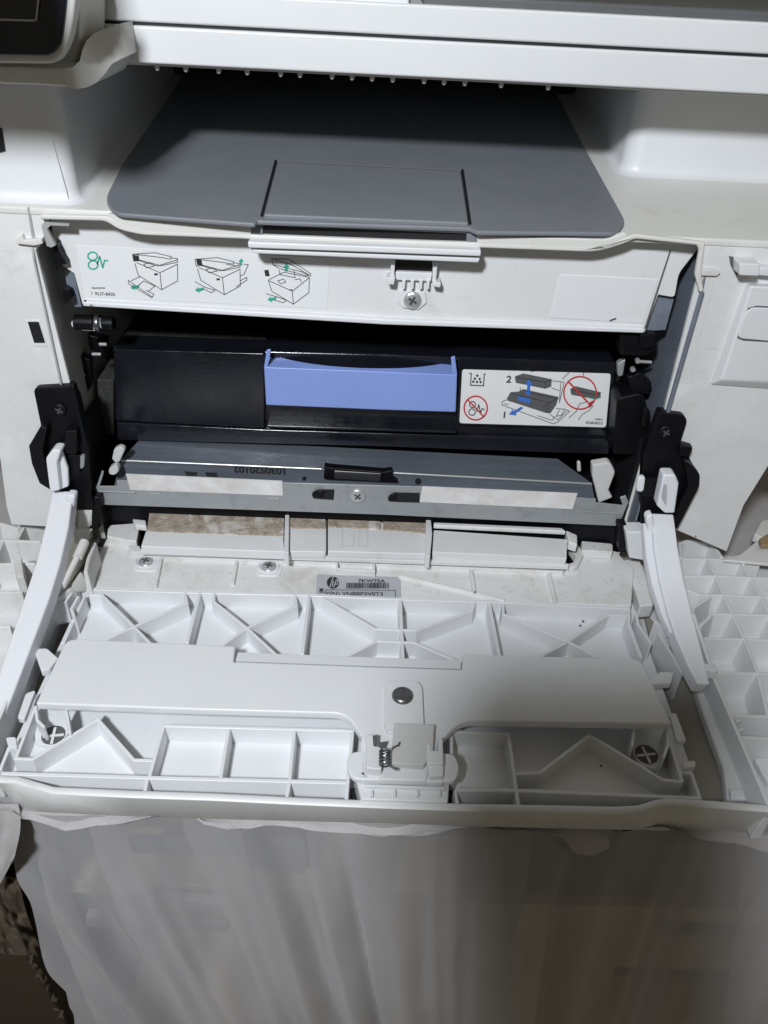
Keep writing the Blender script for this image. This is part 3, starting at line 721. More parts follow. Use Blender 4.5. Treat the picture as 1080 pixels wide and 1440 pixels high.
mb.pz([(515, 1032), (530, 1032), (531, 1048), (537, 1052), (537, 1082), (515, 1080)], ZC+.005, .008); mb.pz([(600, 1044), (606, 1044), (607, 1054), (616, 1055), (616, 1036), (623, 1037), (624, 1074), (600, 1073)], ZC+.005, .008)
mb.pz([(600, 1074), (624, 1074), (624, 1090), (604, 1092)], ZC+.003, .006)
mb.build('latch_post', M['clean'], lb, .0007)
mb = MB(); mb.pz([(524, 1034), (531, 1034), (530, 1050), (525, 1048)], ZC+.0054, .0006); mb.pz([(534, 1044), (545, 1042), (540, 1056), (536, 1058)], ZC+.0030, .0006); mb.build('post_slot', M['greyink'], lb)
mb = MB(); pts = []
o = at(541, 1066, Z=ZC+.006)
for k in range(60):
    a = k/60*5*2*math.pi; pts.append(o+Vector((math.cos(a)*.0022, -.004+.008*k/60, math.sin(a)*.0022)))
pts = [pts[0]+Vector((.003, -.002, 0))]+pts+[pts[-1]+Vector((.002, .002, .001)), pts[-1]+Vector((.004, .003, .001)), pts[-1]+Vector((.0045, .0045, .001))]
mb.tube(pts, .00045, 6); mb.build('spring', M['screwdk'], lb, smooth=True)
mb = MB(); mb.pz([(536, 1070), (602, 1072), (600, 1098), (534, 1096)], ZC+.001, .004); mb.build('latch_step', M['clean'], lb, .0008)
mb = MB(); mb.wz([(512, 1104), (626, 1108)], ZC-.002, ZF, .0012); mb.build('latch_rail', M['clean'], lb, .0003)
for u in (523, 555, 587, 618):
    mb = MB(); mb.wz([(u, 1111), (u, 1119)], ZC-.0024, ZC-.006, .0012); mb.build('latch_rib', M['clean'], lb, .0002, 1)
mb = MB(); mb.pz([(494, 1108), (506, 1108), (506, 1126), (494, 1125)], ZF+.004, .003); mb.pz([(628, 1108), (640, 1110), (640, 1128), (628, 1128)], ZF+.004, .003); mb.build('latch_gap', M['void'], lb)

# front lip of the door
mb = MB(); rows = []
tp_ = [(-90, 1092), (0, 1098), (22, 1099), (45, 1106), (72, 1114), (180, 1119), (300, 1123), (420, 1129), (540, 1134), (660, 1138), (780, 1140), (868, 1142), (900, 1140), (922, 1133), (940, 1130), (1010, 1134), (1090, 1140), (1180, 1146)]
bt_ = [(-90, 1132), (0, 1138), (22, 1140), (45, 1142), (72, 1144), (180, 1149), (300, 1153), (420, 1156), (540, 1159), (660, 1163), (780, 1166), (868, 1168), (900, 1168), (922, 1169), (940, 1169), (1010, 1170), (1090, 1171), (1180, 1173)]
for (u, v), (u2, v2) in zip(tp_, bt_):
    t = at(u, v, Z=.0315 if True else 0); b = at(u2, v2, Y=t.y+.005)
    rows.append([t+Vector((0, .0028, -.0004)), t+Vector((0, .0022, .0)), t, t+Vector((0, -.0006, -.0007)), b+Vector((0, -.0002, .0010)), b+Vector((0, .0006, 0)), b+Vector((0, .004, 0)), b+Vector((0, .006, .002)), t+Vector((0, .0028, -.006))])
mb.loft(rows)
lip = mb.build('front_lip', M['white'], door, smooth=True)
mb = MB(); mb.loft([[r[7]+Vector((0, 0, .001)), r[7]+Vector((0, .012, .002)), r[7]+Vector((0, .012, .000)), r[7]+Vector((0, 0, -.001))] for r in rows]); mb.build('lip_floor', M['clean'], door)

# ---- side wings of the door: channel, wall, egg-crate, nylon links
ZW, ZWF = .029, .0135
mb = MB()
mb.pz([(-150, 745), (-10, 742), (60, 752), (150, 760), (122, 826), (0, 1095), (-150, 1095)], .0085, .003)
wing = mb.build('door_wing', M['white'], door)
mb = MB()
mb.pz([(870, 790), (960, 770), (1075, 790), (1200, 800), (1230, 1150), (985, 1135), (890, 850)], .0085, .003)
wing2 = mb.build('door_wing', M['white'], door)
# raised floor under the crates
mb = MB(); mb.pz([(968, 775), (1012, 785), (1075, 775), (1200, 800), (1230, 1150), (1080, 1130), (1003, 950), (985, 890)], ZWF, .004); mb.build('crate_floor', M['white'], door)
mb = MB(); mb.pz([(-150, 750), (0, 745), (80, 755), (62, 830), (20, 930), (-40, 1060), (-150, 1060)], ZWF, .004); mb.build('crate_floor', M['white'], door)
def crib(px, Z=ZW, th=.0016, draft=.0022, mt='white'):
    mb = MB(); mb.wz(px, Z+random.uniform(-.0002, .0002), ZWF-.0005, th, draft); return mb.build('crate_rib', M[mt], door, .0004, 2)
for px in ([(955, 785), (994, 785), (1070, 790)], [(958, 810), (1007, 809), (1150, 816)], [(966, 828), (984, 836), (1018, 836), (1150, 842)], [(975, 854), (1000, 838)],
           [(985, 880), (1002, 863), (1030, 863), (1150, 866)], [(990, 897), (1047, 898), (1150, 903)], [(1001, 946), (1066, 946), (1150, 951)], [(1028, 1005), (1150, 1010)], [(1042, 1036), (1150, 1041)]):
    crib(px)
for px in ([(994, 785), (1007, 809), (1018, 836), (1030, 863), (1047, 898), (1066, 945)], [(1043, 788), (1056, 811), (1069, 837), (1083, 864), (1100, 900), (1122, 948)], [(1066, 946), (1080, 1004)]):
    crib(px)
crib([(958, 784), (956, 764), (966, 760), (1000, 761), (1016, 784)], .031, .002, .001)
mb = MB(); mb.pz([(1016, 787), (1040, 780), (1062, 762), (1076, 744), (1084, 732), (1200, 736), (1200, 802), (1070, 792)], .0310, .0022); mb.build('wing_edge', M['dirty'], door, .0006)
mb = MB(); mb.pz([(1061, 750), (1070, 733), (1090, 726), (1110, 745), (1080, 760)], .034, .006); mb.build('wing_chip', M['cream'], door, .0006)
mb = MB(); mb.pz([(1068, 757), (1080, 750), (1095, 752), (1084, 766), (1071, 766)], .036, .003); mb.build('wing_chip', mat('brown_glue', (.33, .22, .12), .7, bump=.4), door, .0006)
# tall wall between channel and crates
mb = MB(); mb.wz([(966, 850), (1001, 945), (1042, 1040), (1085, 1140)], .0300, .0085, .0018, .0016); mb.build('channel_wall', M['clean'], door, .0004)
mb = MB(); mb.wz([(975, 862), (998, 930), (1008, 944)], .034, .028, .0022); mb.pz([(990, 932), (1006, 934), (1010, 944), (992, 942)], .036, .006); mb.build('link_stop', M['clean'], door, .0006)
mb = MB(); mb.pz([(1060, 1064, 6), (1110, 1066), (1110, 1108), (1082, 1104, 6)], ZWF+.0045, .005); mb.build('corner_pad', M['nylon'], door, .001)
for px in ([(0, 759), (58, 761)], [(-20, 793), (50, 792)], [(-20, 832), (32, 832)], [(22, 762), (34, 740), (60, 733)], [(0, 735), (24, 742), (40, 732)], [(22, 785), (32, 812)], [(-30, 880), (15, 880)], [(4, 760), (-10, 793), (-30, 832), (-60, 880)]):
    crib(px, ZW, .0018, .0010, 'dirty')
mb = MB(); mb.pz([(18, 783), (30, 782), (34, 812), (22, 810)], ZW+.004, .012); mb.build('crate_block', M['dirty'], door, .0008)
mb = MB(); mb.wz([(88, 826), (66, 852), (36, 905), (20, 960), (-6, 1020), (-40, 1095)], .0345, .0085, .0016, .001); mb.build('channel_wall', M['clean'], door, .0004)
mb = MB(); mb.wz([(108, 822), (92, 845), (56, 852)], .035, .02, .0016); mb.wz([(104, 822), (86, 838), (58, 850)], .038, .02, .0014); mb.wz([(110, 838), (100, 856), (104, 866)], .034, .018, .0016); mb.build('channel_fin', M['clean'], door, .0003)
mb = MB(); mb.tube([at(119, 762, Z=.050), at(109, 784, Z=.048)], .0026, 10); mb.tube([at(108, 785, Z=.048), at(88, 824, Z=.044)], .0017, 10); mb.build('damper_rod', M['cream'], door, smooth=True)
mb = MB(); mb.wz([(133, 762), (124, 785), (120, 804)], .044, .018, .0022, .0008); mb.build('damper_guide', M['dirty'], door, .0008)
mb = MB(); mb.prism([at(100, 822, Z=.040), at(113, 803, Z=.044), at(118, 806, Z=.040), at(116, 822, Z=.034)], (.0012, .0004, -.006)); mb.build('damper_fin', M['cream'], door, .0006)
mb = MB(); mb.pz([(100, 715), (132, 715), (130, 765), (120, 790), (90, 830), (70, 850), (88, 790)], .0120, .003); mb.build('channel_floor', M['stain'], door)
mb = MB(); mb.pz([(86, 838), (104, 842), (92, 905), (60, 985), (12, 1080), (-20, 1080), (40, 930)], .0112, .003); mb.build('channel_floor', M['stain'], door)
mb = MB(); mb.pz([(884, 800), (878, 786), (900, 788), (912, 812), (920, 850), (900, 852)], .027, .01); mb.build('hinge_block', M['dirty'], door, .001)
mb = MB(); mb.wz([(921, 872), (948, 894)], .036, .016, .0016); mb.wz([(927, 890), (960, 945)], .033, .012, .0018); mb.wz([(895, 862), (898, 878), (916, 905)], .033, .018, .0014); mb.build('channel_fin', M['clean'], door, .0003)
# greenish block beside the left hinge
mb = MB(); mb.py([(104, 716), (131, 716), (130, 745), (118, 765), (104, 765)], -.004, .004); mb.build('hinge_cover', M['cream'], P, .0006)
mb = MB(); mb.py([(880, 748), (913, 748), (915, 790), (885, 785)], -.012, .010); mb.build('hinge_cover', M['clean'], P, .0008)

# nylon links
def link(px, w, pA, pB, h=.010):
    """bar leaning from the hinge down to the door: all centres lie in one leaning plane"""
    b = (pB.z-pA.z)/(pB.y-pA.y); pl = ((0, -b, 1), pA.z-b*pA.y)
    pts = [at(u, v, pl=pl) for u, v in px]
    mb = MB(); mb.beam(pts, w, h)
    return mb.build('nylon_link', M['nylon'], P, .0009, 3)
A, B = at(87, 695, Y=-.012), at(10, 970, Z=.036)
lk = link([(88, 690), (80, 740), (68, 790), (52, 840), (36, 885), (20, 930), (4, 975), (-14, 1020)], [.0115, .0125, .0125, .0125, .0115, .0105, .0095, .009], A, B)
mb = MB(); mb.py([(64, 645, 4), (74, 632, 5), (86, 634, 4), (80, 650), (84, 690), (70, 692)], -.016, .008); mb.py([(86, 634), (95, 660), (96, 685), (82, 690), (80, 652)], -.012, .003); mb.build('link_eye', M['nylon'], lk, .001)
mb = MB(); mb.py([(94, 696), (106, 697, 5), (104, 712), (92, 760), (80, 770)], -.017, .006); mb.build('link_web', M['nylon'], lk, .001)
A, B = at(930, 725, Y=-.012), at(1030, 1110, Z=.022)
lk = link([(932, 722), (937, 770), (945, 815), (956, 860), (968, 900), (980, 935), (990, 962)], [.0125, .0132, .0132, .0128, .0115, .0090, .0060], A, B, .010)
b_ = (B.z-A.z)/(B.y-A.y); pl_ = ((0, -b_, 1), A.z-b_*A.y-.003)
mb = MB(); mb.beam([at(u, v, pl=pl_) for u, v in ((912, 735), (918, 780), (927, 822), (938, 862), (948, 890))], [.006, .0075, .0075, .006, .004], .006); mb.build('link_flange', M['nylon'], lk, .0008)
mb = MB(); mb.pz([(972, 946), (995, 950), (1014, 1015), (1033, 1062), (1051, 1117), (1050, 1126), (1022, 1126), (1017, 1078), (989, 1003)], .0175, .006); mb.build('link_rail', M['white'], door, .0012, 3)
mb = MB(); mb.pz([(1026, 1108), (1046, 1108), (1050, 1124), (1028, 1124)], .0195, .006); mb.build('rail_end', M['nylon'], door, .001)
mb = MB(); mb.pz([(905, 860), (945, 900), (972, 946), (1022, 1128), (985, 1128), (930, 960)], .0105, .003); mb.build('channel_floor', M['stain'], door)
mb = MB(); mb.pz([(1034, 1012, 2), (1040, 1010, 2), (1042, 1014), (1036, 1016)], .030, .003); mb.pz([(1038, 1024, 2), (1044, 1022, 2), (1046, 1026), (1040, 1028)], .030, .003); mb.build('wall_pip', M['clean'], door, .0004)
mb = MB(); mb.py([(924, 712), (933, 668, 4), (950, 668, 4), (955, 680), (949, 722), (935, 722)], -.016, .008); mb.build('link_eye', M['nylon'], lk, .001)
mb = MB(); mb.py([(930, 700, 3), (934, 680, 3), (938, 684), (937, 712)], -.0165, .001); mb.build('link_hollow', M['labgrey'], lk)
mb = MB(); mb.py([(908, 728, 5), (918, 724), (926, 790), (936, 840), (922, 810)], -.020, .006); mb.build('link_web', M['nylon'], lk, .001)

# ================================================================== SCANNER
YS = .030
mb = MB()
zb, zg, zl = .2765, .2915, .3040
mb.box(-.252, .252, YS, .33, zb, zg-.0006)
scan = mb.build('scanner', M['clean'], P, .0011, 3)
mb = MB(); mb.box(-.252, .252, YS+.0015, .33, zg+.0006, zl); lidp = mb.build('scanner_lid', M['clean'], P, .0012, 3)
mb = MB(); mb.box(-.251, .251, YS+.003, .33, zg-.0010, zg+.0010); mb.build('lid_gap', M['void'], P)
mb = MB(); mb.box(.018, .250, YS+.006, .33, zl-.002, zl+.004); mb.build('document_feeder', M['lid'], lidp, .0015, 3)
mb = MB(); mb.box(-.05, .012, YS+.004, .33, zl-.002, zl+.003); mb.build('feeder_flap', M['clean'], lidp, .0012, 3)
mb = MB(); mb.box(-.249, .249, YS+.004, .10, zb-.0012, zb+.001); mb.build('scanner_lip', M['cream'], scan, .0006)
for u, v in ((222, 103), (262, 105), (308, 107), (348, 109), (395, 112), (422, 113), (467, 114.5), (495, 116), (523, 117), (552, 118), (596, 120.5), (624, 121.5), (653, 123.5), (704, 126.5), (770, 129)):
    mb = MB(); p = at(u, v, Y=YS+.007); mb.lathe((p.x, p.y, zb-.0012), (0, 0, -1), ((.0011, 0), (.0011, .0012), (.0008, .0020), (0, .0023)), 10); mb.build('nub', M['cream'], scan, smooth=True)
# back wall under the scanner
mb = MB(); mb.box(-.140, .135, .225, .229, .245, .277); mb.build('exit_wall', M['void'], P)

# ---- control panel
mb = MB()
YC = -.026
mb.py([(-90, 90), (60, 96), (94, 97, 6), (98, 123, 6), (60, 120), (-90, 114)], YC, .056)
ctl = mb.build('control_panel', M['cream'], P, .0018, 3)
mb = MB()
st = [((90, 97), (92, 123), -.026), ((102, 95), (108, 125), -.024), ((112, 86), (122, 123), -.019), ((116, 70), (136, 116), -.012), ((121, 58), (147, 104), -.005), ((132, 47), (157, 90), .001), ((148, 40), (166, 85), .006), ((168, 35), (176, 80), .010)]
mb.loft([[at(*a, Y=y), at(*b, Y=y), at(*b, Y=y)+Vector((0, .0305-y, 0)), at(*a, Y=y)+Vector((0, .0305-y, 0))] for a, b, y in st])
mb.build('panel_wing', M['cream'], ctl, smooth=True)
mb = MB()
mb.py([(-90, -70), (112, -60), (112, 60, 8), (104, 92, 10), (-90, 94)], YC+.020, .035); mb.build('panel_tub', M['cream'], ctl, .001)
hz_ = at(30, -24, Y=-.105).z
mb = MB(); mb.box(-.252, -.1185, -.105, .030, hz_, hz_+.05); mb.build('panel_shade_block', M['cream'], ctl, .003, 3)  # unseen block added above the view to shade the panel and scanner front
mb = MB()
a = [at(u, v, Y=YC-.004) for u, v in rp([(-90, -60), (112, -52), (104, 20), (97, 60, 18), (80, 90, 14), (-90, 88)])]
mb.prism(a, (0, .007, 0)); bz = mb.build('bezel', M['cream'], ctl, .0012, 3)
mb = MB(); mb.py([(-90, -60), (98, -52), (91, 20), (86, 62, 14), (72, 79, 12), (-90, 76)], YC-.0055, .003); mb.build('display_glass', M['screen'], bz, .0008, 3)
mb = MB(); mb.py([(-90, -60), (58, -54), (50, 28, 3), (-90, 25)], YC-.0062, .001); sc = mb.build('display', M['lcd'], bz, .0002)
mb = MB(); mb.line([(58, -40), (51, 28), (46, 29), (-90, 25)], lambda u, v: at(u, v, Y=YC-.0064), 3); mb.build('display_edge', M['labgrey'], sc, flat=True)

# ================================================================== TONER CARTRIDGE
T = thing('toner_cartridge', 'black toner cartridge with blue handle sitting inside the open printer', 'toner cartridge', (0, .07, .075))
YT = .030
def tpart(name, px, Y, t, mt, bev=.001, parent=None, seg=2):
    mb = MB(); mb.py(px, Y, t); return mb.build(name, mt, parent or T, bev, seg)
shell = tpart('shell', [(158, 488), (540, 498), (866, 512), (858, 640), (540, 628), (164, 618)], YT+.004, .06, M['gloss'], .0015)
tpart('front_cover', [(160, 491, 3), (372, 497, 3), (372, 602), (162, 592)], YT, .02, M['gloss'], .0010, seg=3)
tpart('lower_cover', [(163, 594), (372, 604), (640, 612), (860, 618), (857, 640), (540, 629), (165, 620)], YT+.001, .02, M['gloss'], .0012)
tpart('ledge', [(375, 598), (642, 606), (642, 610), (375, 602)], YT-.004, .01, M['gloss'], .0006)
tpart('front_cover', [(645, 502, 3), (866, 510, 3), (858, 604), (642, 598)], YT, .02, M['gloss'], .0010, seg=3)
# dusty top
mb = MB()
a = [at(160, 491, Y=YT+.001), at(372, 497, Y=YT+.001)]
mb.prism([a[0]+Vector((0, 0, .0002)), a[1]+Vector((0, 0, .0002)), a[1]+Vector((-.002, .028, .0006)), a[0]+Vector((.001, .028, .0006))], (0, 0, -.002))
a = [at(645, 503, Y=YT+.001), at(866, 511, Y=YT+.001)]
mb.prism([a[0]+Vector((0, 0, .0002)), a[1]+Vector((0, 0, .0002)), a[1]+Vector((-.001, .028, .0006)), a[0]+Vector((.001, .028, .0006))], (0, 0, -.002))
mb.build('top_face', M['dust'], T, .0006)
mb = MB(); mb.cyl(at(445, 505, Y=YT+.022), (1, 0, 0), .0022, .047, 14); mb.build('roller', M['black'], T, smooth=True)
tpart('end_block', [(136, 533), (160, 534), (160, 612), (138, 610)], YT+.006, .03, M['dust'])
tpart('end_block', [(866, 545, 6), (896, 552, 8), (905, 612), (862, 610)], YT+.006, .03, M['dust'])
# blue handle: front plate, top lip with wings, side returns
mb = MB()
mb.py([(371, 516), (500, 521), (643, 527), (641, 580), (540, 577), (374, 570)], YT-.006, .003)
hd = mb.build('handle', M['blue'], T, .0008, 3)
mb = MB()
yb = YT-.0028
N_ = 16; F0 = []; F1 = []
for k in range(N_+1):
    t = k/N_; u = 371+272*t; v = 516+(520.5-516)*min(1, t/.47) if t < .47 else 520.5+(526.5-520.5)*(t-.47)/.53
    p = at(u, v, Y=YT-.0058); d = .0022+.0125*abs(2*t-1)**2.6
    F0.append(p); F1.append(p+Vector((0, d, .0006+.0008*abs(2*t-1))))
mb.loft([F0, F1, [p+Vector((0, 0, -.0014)) for p in F1], [p+Vector((0, 0, -.002)) for p in F0]], closed=False)
mb.build('handle_lip', M['blue'], hd, .0004)
mb = MB()
mb.py([(371, 517), (375, 492), (381, 492), (379, 506), (376, 518)], YT-.0055, .0016); mb.py([(636, 526), (634, 503), (640, 501), (643, 527)], YT-.0055, .0016); mb.build('handle_ear', M['blue'], hd, .0005)
mb = MB(); mb.py([(384, 500), (636, 508), (636, 524), (384, 514)], YT+.012, .004); mb.build('handle_recess', M['void'], T)
# instruction label
LY = YT-.0004
fT = lambda u, v: at(u, v, Y=LY-.0003)
Q = lambda x, y: fT(640+x/4.5, 500+y/4.5)
mb = MB(); mb.py([(650, 519.5, 4), (859, 525.5, 4), (852, 601, 4), (646, 595, 4)], LY, .0003); tl = mb.build('instruction_label', M['lab'], T)
mb = MB()
mb.line([(92, 112), (102, 113), (98, 188), (180, 191), (184, 117), (192, 117)], Q, 6)
for c in ((140, 127), (125, 146), (155, 148), (115, 165), (138, 167), (161, 168)): mb.disc(c, 7.5, Q)
mb.ring((110, 310), 19, 6, Q); mb.ring((107, 358), 20, 6, Q); mb.disc((110, 310), 6, Q)
mb.line([(136, 355), (150, 310), (160, 362), (172, 335), (186, 342)], Q, 6)
mb.text('2', Q(322, 170), Q(353, 171), bold=.02, toward=(0, -1, 0)); mb.text('1', Q(305, 395), Q(314, 395.3), bold=.02, toward=(0, -1, 0))
for a in ([(300, 290), (295, 312), (620, 432), (652, 420), (725, 352), (690, 338)], [(300, 290), (325, 280)], [(600, 372), (650, 408), (705, 350)], [(640, 335), (690, 340)], [(520, 380), (615, 410), (630, 385)], [(480, 102), (540, 92)],
          [(615, 160), (690, 168), (662, 290)], [(668, 172), (660, 300)], [(680, 148), (720, 108)], [(720, 395), (765, 355), (790, 305), (838, 292)], [(780, 407), (805, 372), (852, 345), (872, 318), (848, 320)], [(812, 110), (812, 130)], [(412, 200), (412, 225)], [(610, 205), (660, 222)], [(308, 305), (335, 310)], [(660, 345), (640, 385), (675, 375), (690, 345)]):
    mb.line(a, Q, 3.6)
mb.text('<PPE>', Q(880, 410), Q(932, 412), bold=.01, toward=(0, -1, 0)); mb.text('RU8-8315', Q(828, 432), Q(932, 436), bold=.02, toward=(0, -1, 0))
mb.build('black_print', M['ink'], tl, flat=True)
mb = MB()
mb.poly([(378, 132), (432, 113), (612, 150), (608, 196), (572, 210), (384, 172)], Q)
mb.poly([(328, 272), (350, 232), (400, 228), (432, 212), (656, 262), (640, 312), (602, 366), (572, 362), (330, 284)], Q)
mb.poly([(728, 212), (762, 194), (922, 232), (920, 262), (892, 276), (735, 248)], Q)
mb.build('grey_print', M['greyink'], tl, flat=True)
Q2 = lambda x, y: Q(x, y)+Vector((0, -.0002, 0)); Q3 = lambda x, y: Q(x, y)+Vector((0, -.00035, 0))
mb = MB()
for a in ([(384, 135), (570, 168), (610, 152)], [(570, 168), (570, 208)], [(352, 236), (600, 300), (655, 264)], [(600, 300), (575, 360)], [(430, 216), (500, 240), (640, 270)], [(735, 215), (890, 248), (920, 234)], [(555, 330), (585, 300)]):
    mb.line(a, Q2, 3)
mb.build('outline_print', M['ink'], tl, flat=True)
mb = MB()
mb.poly([(398, 256), (480, 274), (473, 303), (395, 281)], Q2)
mb.poly([(340, 372), (365, 340), (369, 351), (418, 322), (432, 331), (385, 362), (388, 377)], Q2)
mb.poly([(465, 148), (492, 186), (476, 186), (473, 224), (488, 228), (461, 256), (438, 222), (453, 223), (457, 184), (442, 182)], Q2)
mb.build('blue_print', M['blueink'], tl, flat=True)
mb = MB(); mb.ring((130, 331), 73, 9, Q2, 75); mb.line([(80, 280), (180, 385)], Q2, 9); mb.ring((790, 235), 103, 9, Q2, 103); mb.line([(718, 165), (838, 292)], Q3, 11); mb.poly([(838, 300), (880, 280), (852, 330)], Q2); mb.build('red_print', M['red'], tl, flat=True)
mb = MB(); mb.line([(838, 262), (885, 274), (920, 262)], Q3, 5); mb.build('green_print', M['green'], tl, flat=True)

# ================================================================== TABLE AND CLOTHS
TB = thing('table', 'dark wooden table with a low shelf hidden under the cloths', 'table', (0, .1, -.76))
wood = mat('dark_wood', (.06, .042, .03), .5, streak=((4, 60, 60), .4, .7, (.10, .07, .05), .7))
mb = MB(); mb.box(-.42, .42, -.158, .42, -.018, .004); mb.build('tabletop', wood, TB, .002)
for x in (-.39, .39):
    for y in (-.13, .39):
        mb = MB(); mb.box(x-.02, x+.02, y-.02, y+.02, -.76, -.018); mb.build('leg', wood, TB, .002)
mb = MB(); mb.box(-.37, .37, -.118, -.10, -.075, -.018); mb.build('apron', mat('dark_board', (.12, .115, .11), .6), TB, .001)
for px, c in (([(866, 1372), (1000, 1376), (1300, 1392), (1300, 1580), (850, 1580)], (.40, .35, .25)), ([(885, 1150), (1150, 1160), (1150, 1245), (893, 1236)], (.26, .25, .23)), ([(930, 1308), (1250, 1318), (1250, 1326), (932, 1316)], (.40, .38, .30)),
              ([(180, 1185), (355, 1192), (352, 1206), (184, 1200)], (.10, .11, .17)), ([(205, 1262), (320, 1272), (318, 1284), (204, 1276)], (.36, .35, .34)), ([(345, 1185), (430, 1190), (428, 1230), (350, 1222)], (.12, .12, .14)), ([(120, 1290), (320, 1300), (322, 1312), (118, 1304)], (.20, .18, .17))):
    mb = MB(); mb.py(px, -.128, .006); mb.build('drawer_board', mat('board_paint', c, .6, noise=(30, tuple(k*.8 for k in c))), TB, .0008)
mb = MB(); mb.box(-.37, .37, -.12, .39, -.150, -.138); mb.build('shelf', mat('shelf_board', (.33, .30, .24), .6), TB, .001)

def cloth(name, mt, prof, x0, x1, nx, amp, seed, leftcut=None):
    pass
SHEER = bpy.data.materials.new('sheer_grey_cloth'); SHEER.use_nodes = True
nt = SHEER.node_tree; N, L = nt.nodes, nt.links; bs = N['Principled BSDF']; out = N['Material Output']
bs.inputs['Base Color'].default_value = (.50, .495, .515, 1); bs.inputs['Roughness'].default_value = .8; bs.inputs['Sheen Weight'].default_value = .1
tc = N.new('ShaderNodeTexCoord'); mp = N.new('ShaderNodeMapping'); mp.inputs['Scale'].default_value = (1500, 1500, 1500); L.new(tc.outputs['Object'], mp.inputs[0])
wv = N.new('ShaderNodeTexNoise'); wv.inputs['Scale'].default_value = 1; wv.inputs['Detail'].default_value = 2; L.new(mp.outputs[0], wv.inputs['Vector'])
bp = N.new('ShaderNodeBump'); bp.inputs['Strength'].default_value = .25; bp.inputs['Distance'].default_value = .0004; L.new(wv.outputs['Fac'], bp.inputs['Height']); L.new(bp.outputs[0], bs.inputs['Normal'])
tr = N.new('ShaderNodeBsdfTransparent'); tr.inputs[0].default_value = (.93, .92, .90, 1)
lw = N.new('ShaderNodeLayerWeight'); lw.inputs['Blend'].default_value = .30
mr = N.new('ShaderNodeMapRange'); mr.inputs[3].default_value = .42; mr.inputs[4].default_value = .92; L.new(lw.outputs['Facing'], mr.inputs[0])
mx = N.new('ShaderNodeMixShader'); L.new(mr.outputs[0], mx.inputs[0]); L.new(tr.outputs[0], mx.inputs[1]); L.new(bs.outputs[0], mx.inputs[2]); L.new(mx.outputs[0], out.inputs['Surface'])

def sm(a, b, x):
    t = max(0, min(1, (x-a)/(b-a))); return t*t*(3-2*t)
mb = MB(); rows = []
NX, NZ = 420, 170
edge = [at(u, v, Y=yy) for u, v, yy in ((22, 1145, -.1665), (23, 1200, -.172), (29, 1260, -.180), (44, 1320, -.186), (66, 1380, -.191), (90, 1440, -.196), (150, 1600, -.206))]
def edge_x(z):
    for a, b in zip(edge, edge[1:]):
        if b.z <= z <= a.z: return a.x+(b.x-a.x)*(a.z-z)/(a.z-b.z)
    return edge[0].x if z > edge[0].z else edge[-1].x+(edge[-1].z-z)*.35
for j in range(NZ+1):
    s_ = j/NZ; z = .005-.50*s_; r = []
    xl = edge_x(z)
    for i in range(NX+1):
        x = xl-.004+(.404-xl)*i/NX
        y = -.1655-.016*sm(0, .3, s_)-.02*s_
        g = .22+.78*sm(0, .20, s_)
        slant = .36*(1-sm(-.12, .10, x))-.16*sm(.05, .25, x)+.04          # folds lean away from the middle
        q = x-slant*s_*.5+.010*math.sin(s_*5+1)
        ph = q*135+2.2*math.sin(q*41+.7)+1.1*nz3(Vector((q*20, s_*2.2, 8)))
        y += g*(.0052+.0030*math.sin(q*53+2))*math.sin(ph)
        y += g*.0010*math.sin(q*390+1.5*math.sin(q*120)+s_*6) + .010*nz3(Vector((x*9, s_*4, 3)))*sm(0, .35, s_)
        y += .0016*nz3(Vector((x*60, s_*14, 6)))*g
        y = min(y, -.1615)
        r.append((x, y, z+.004*math.sin(x*22)*s_))
    rows.append(r)
mb.loft(rows, closed=False)
o = mb.build('tablecloth', SHEER, None, smooth=True)
CLOTH = o
PLEATS = (([(52, 1150), (58, 1210), (84, 1300), (128, 1400), (175, 1500)], [22, 26, 34, 44, 56]), ([(136, 1150), (158, 1230), (196, 1320), (262, 1420), (310, 1500)], [44, 46, 50, 62, 70]),
          ([(282, 1150), (312, 1240), (352, 1330), (386, 1430), (400, 1500)], [76, 64, 46, 34, 34]), ([(470, 1160), (476, 1260), (492, 1360), (500, 1500)], [76, 70, 66, 70]),
          ([(628, 1160), (632, 1250), (628, 1350), (618, 1500)], [52, 50, 56, 84]), ([(722, 1165), (712, 1250), (690, 1350), (668, 1500)], [60, 60, 66, 80]), ([(985, 1180), (960, 1260), (930, 1360), (890, 1500)], [34, 40, 46, 60]), ([(1075, 1180), (1085, 1280), (1060, 1500)], [60, 70, 90]))
for pth, wd in PLEATS:
    mb = MB(); rows = []; n = 36
    for k in range(n+1):
        t = k/n*(len(pth)-1); i = min(int(t), len(pth)-2); f = t-i; f = f*f*(3-2*f)*.4+f*.6
        u = pth[i][0]*(1-f)+pth[i+1][0]*f; v = pth[i][1]*(1-f)+pth[i+1][1]*f; w = wd[i]*(1-f)+wd[i+1]*f
        c = at(u, v, Y=-.160-.02*k/n); hw = w*.00019; r = []
        for q in range(25):
            e = -1.0+q/12; r.append(c+Vector((hw*e*1.15*(1-.12*e*e), .007*e*e+.0012*nz3(Vector((e*2, k*.2, u))), 0)))
        rows.append(r)
    mb.loft(rows, closed=False); mb.build('pleat', SHEER, CLOTH, smooth=True)
tag(o, 'sheer grey cloth hanging in soft folds below the printer door', 'cloth')

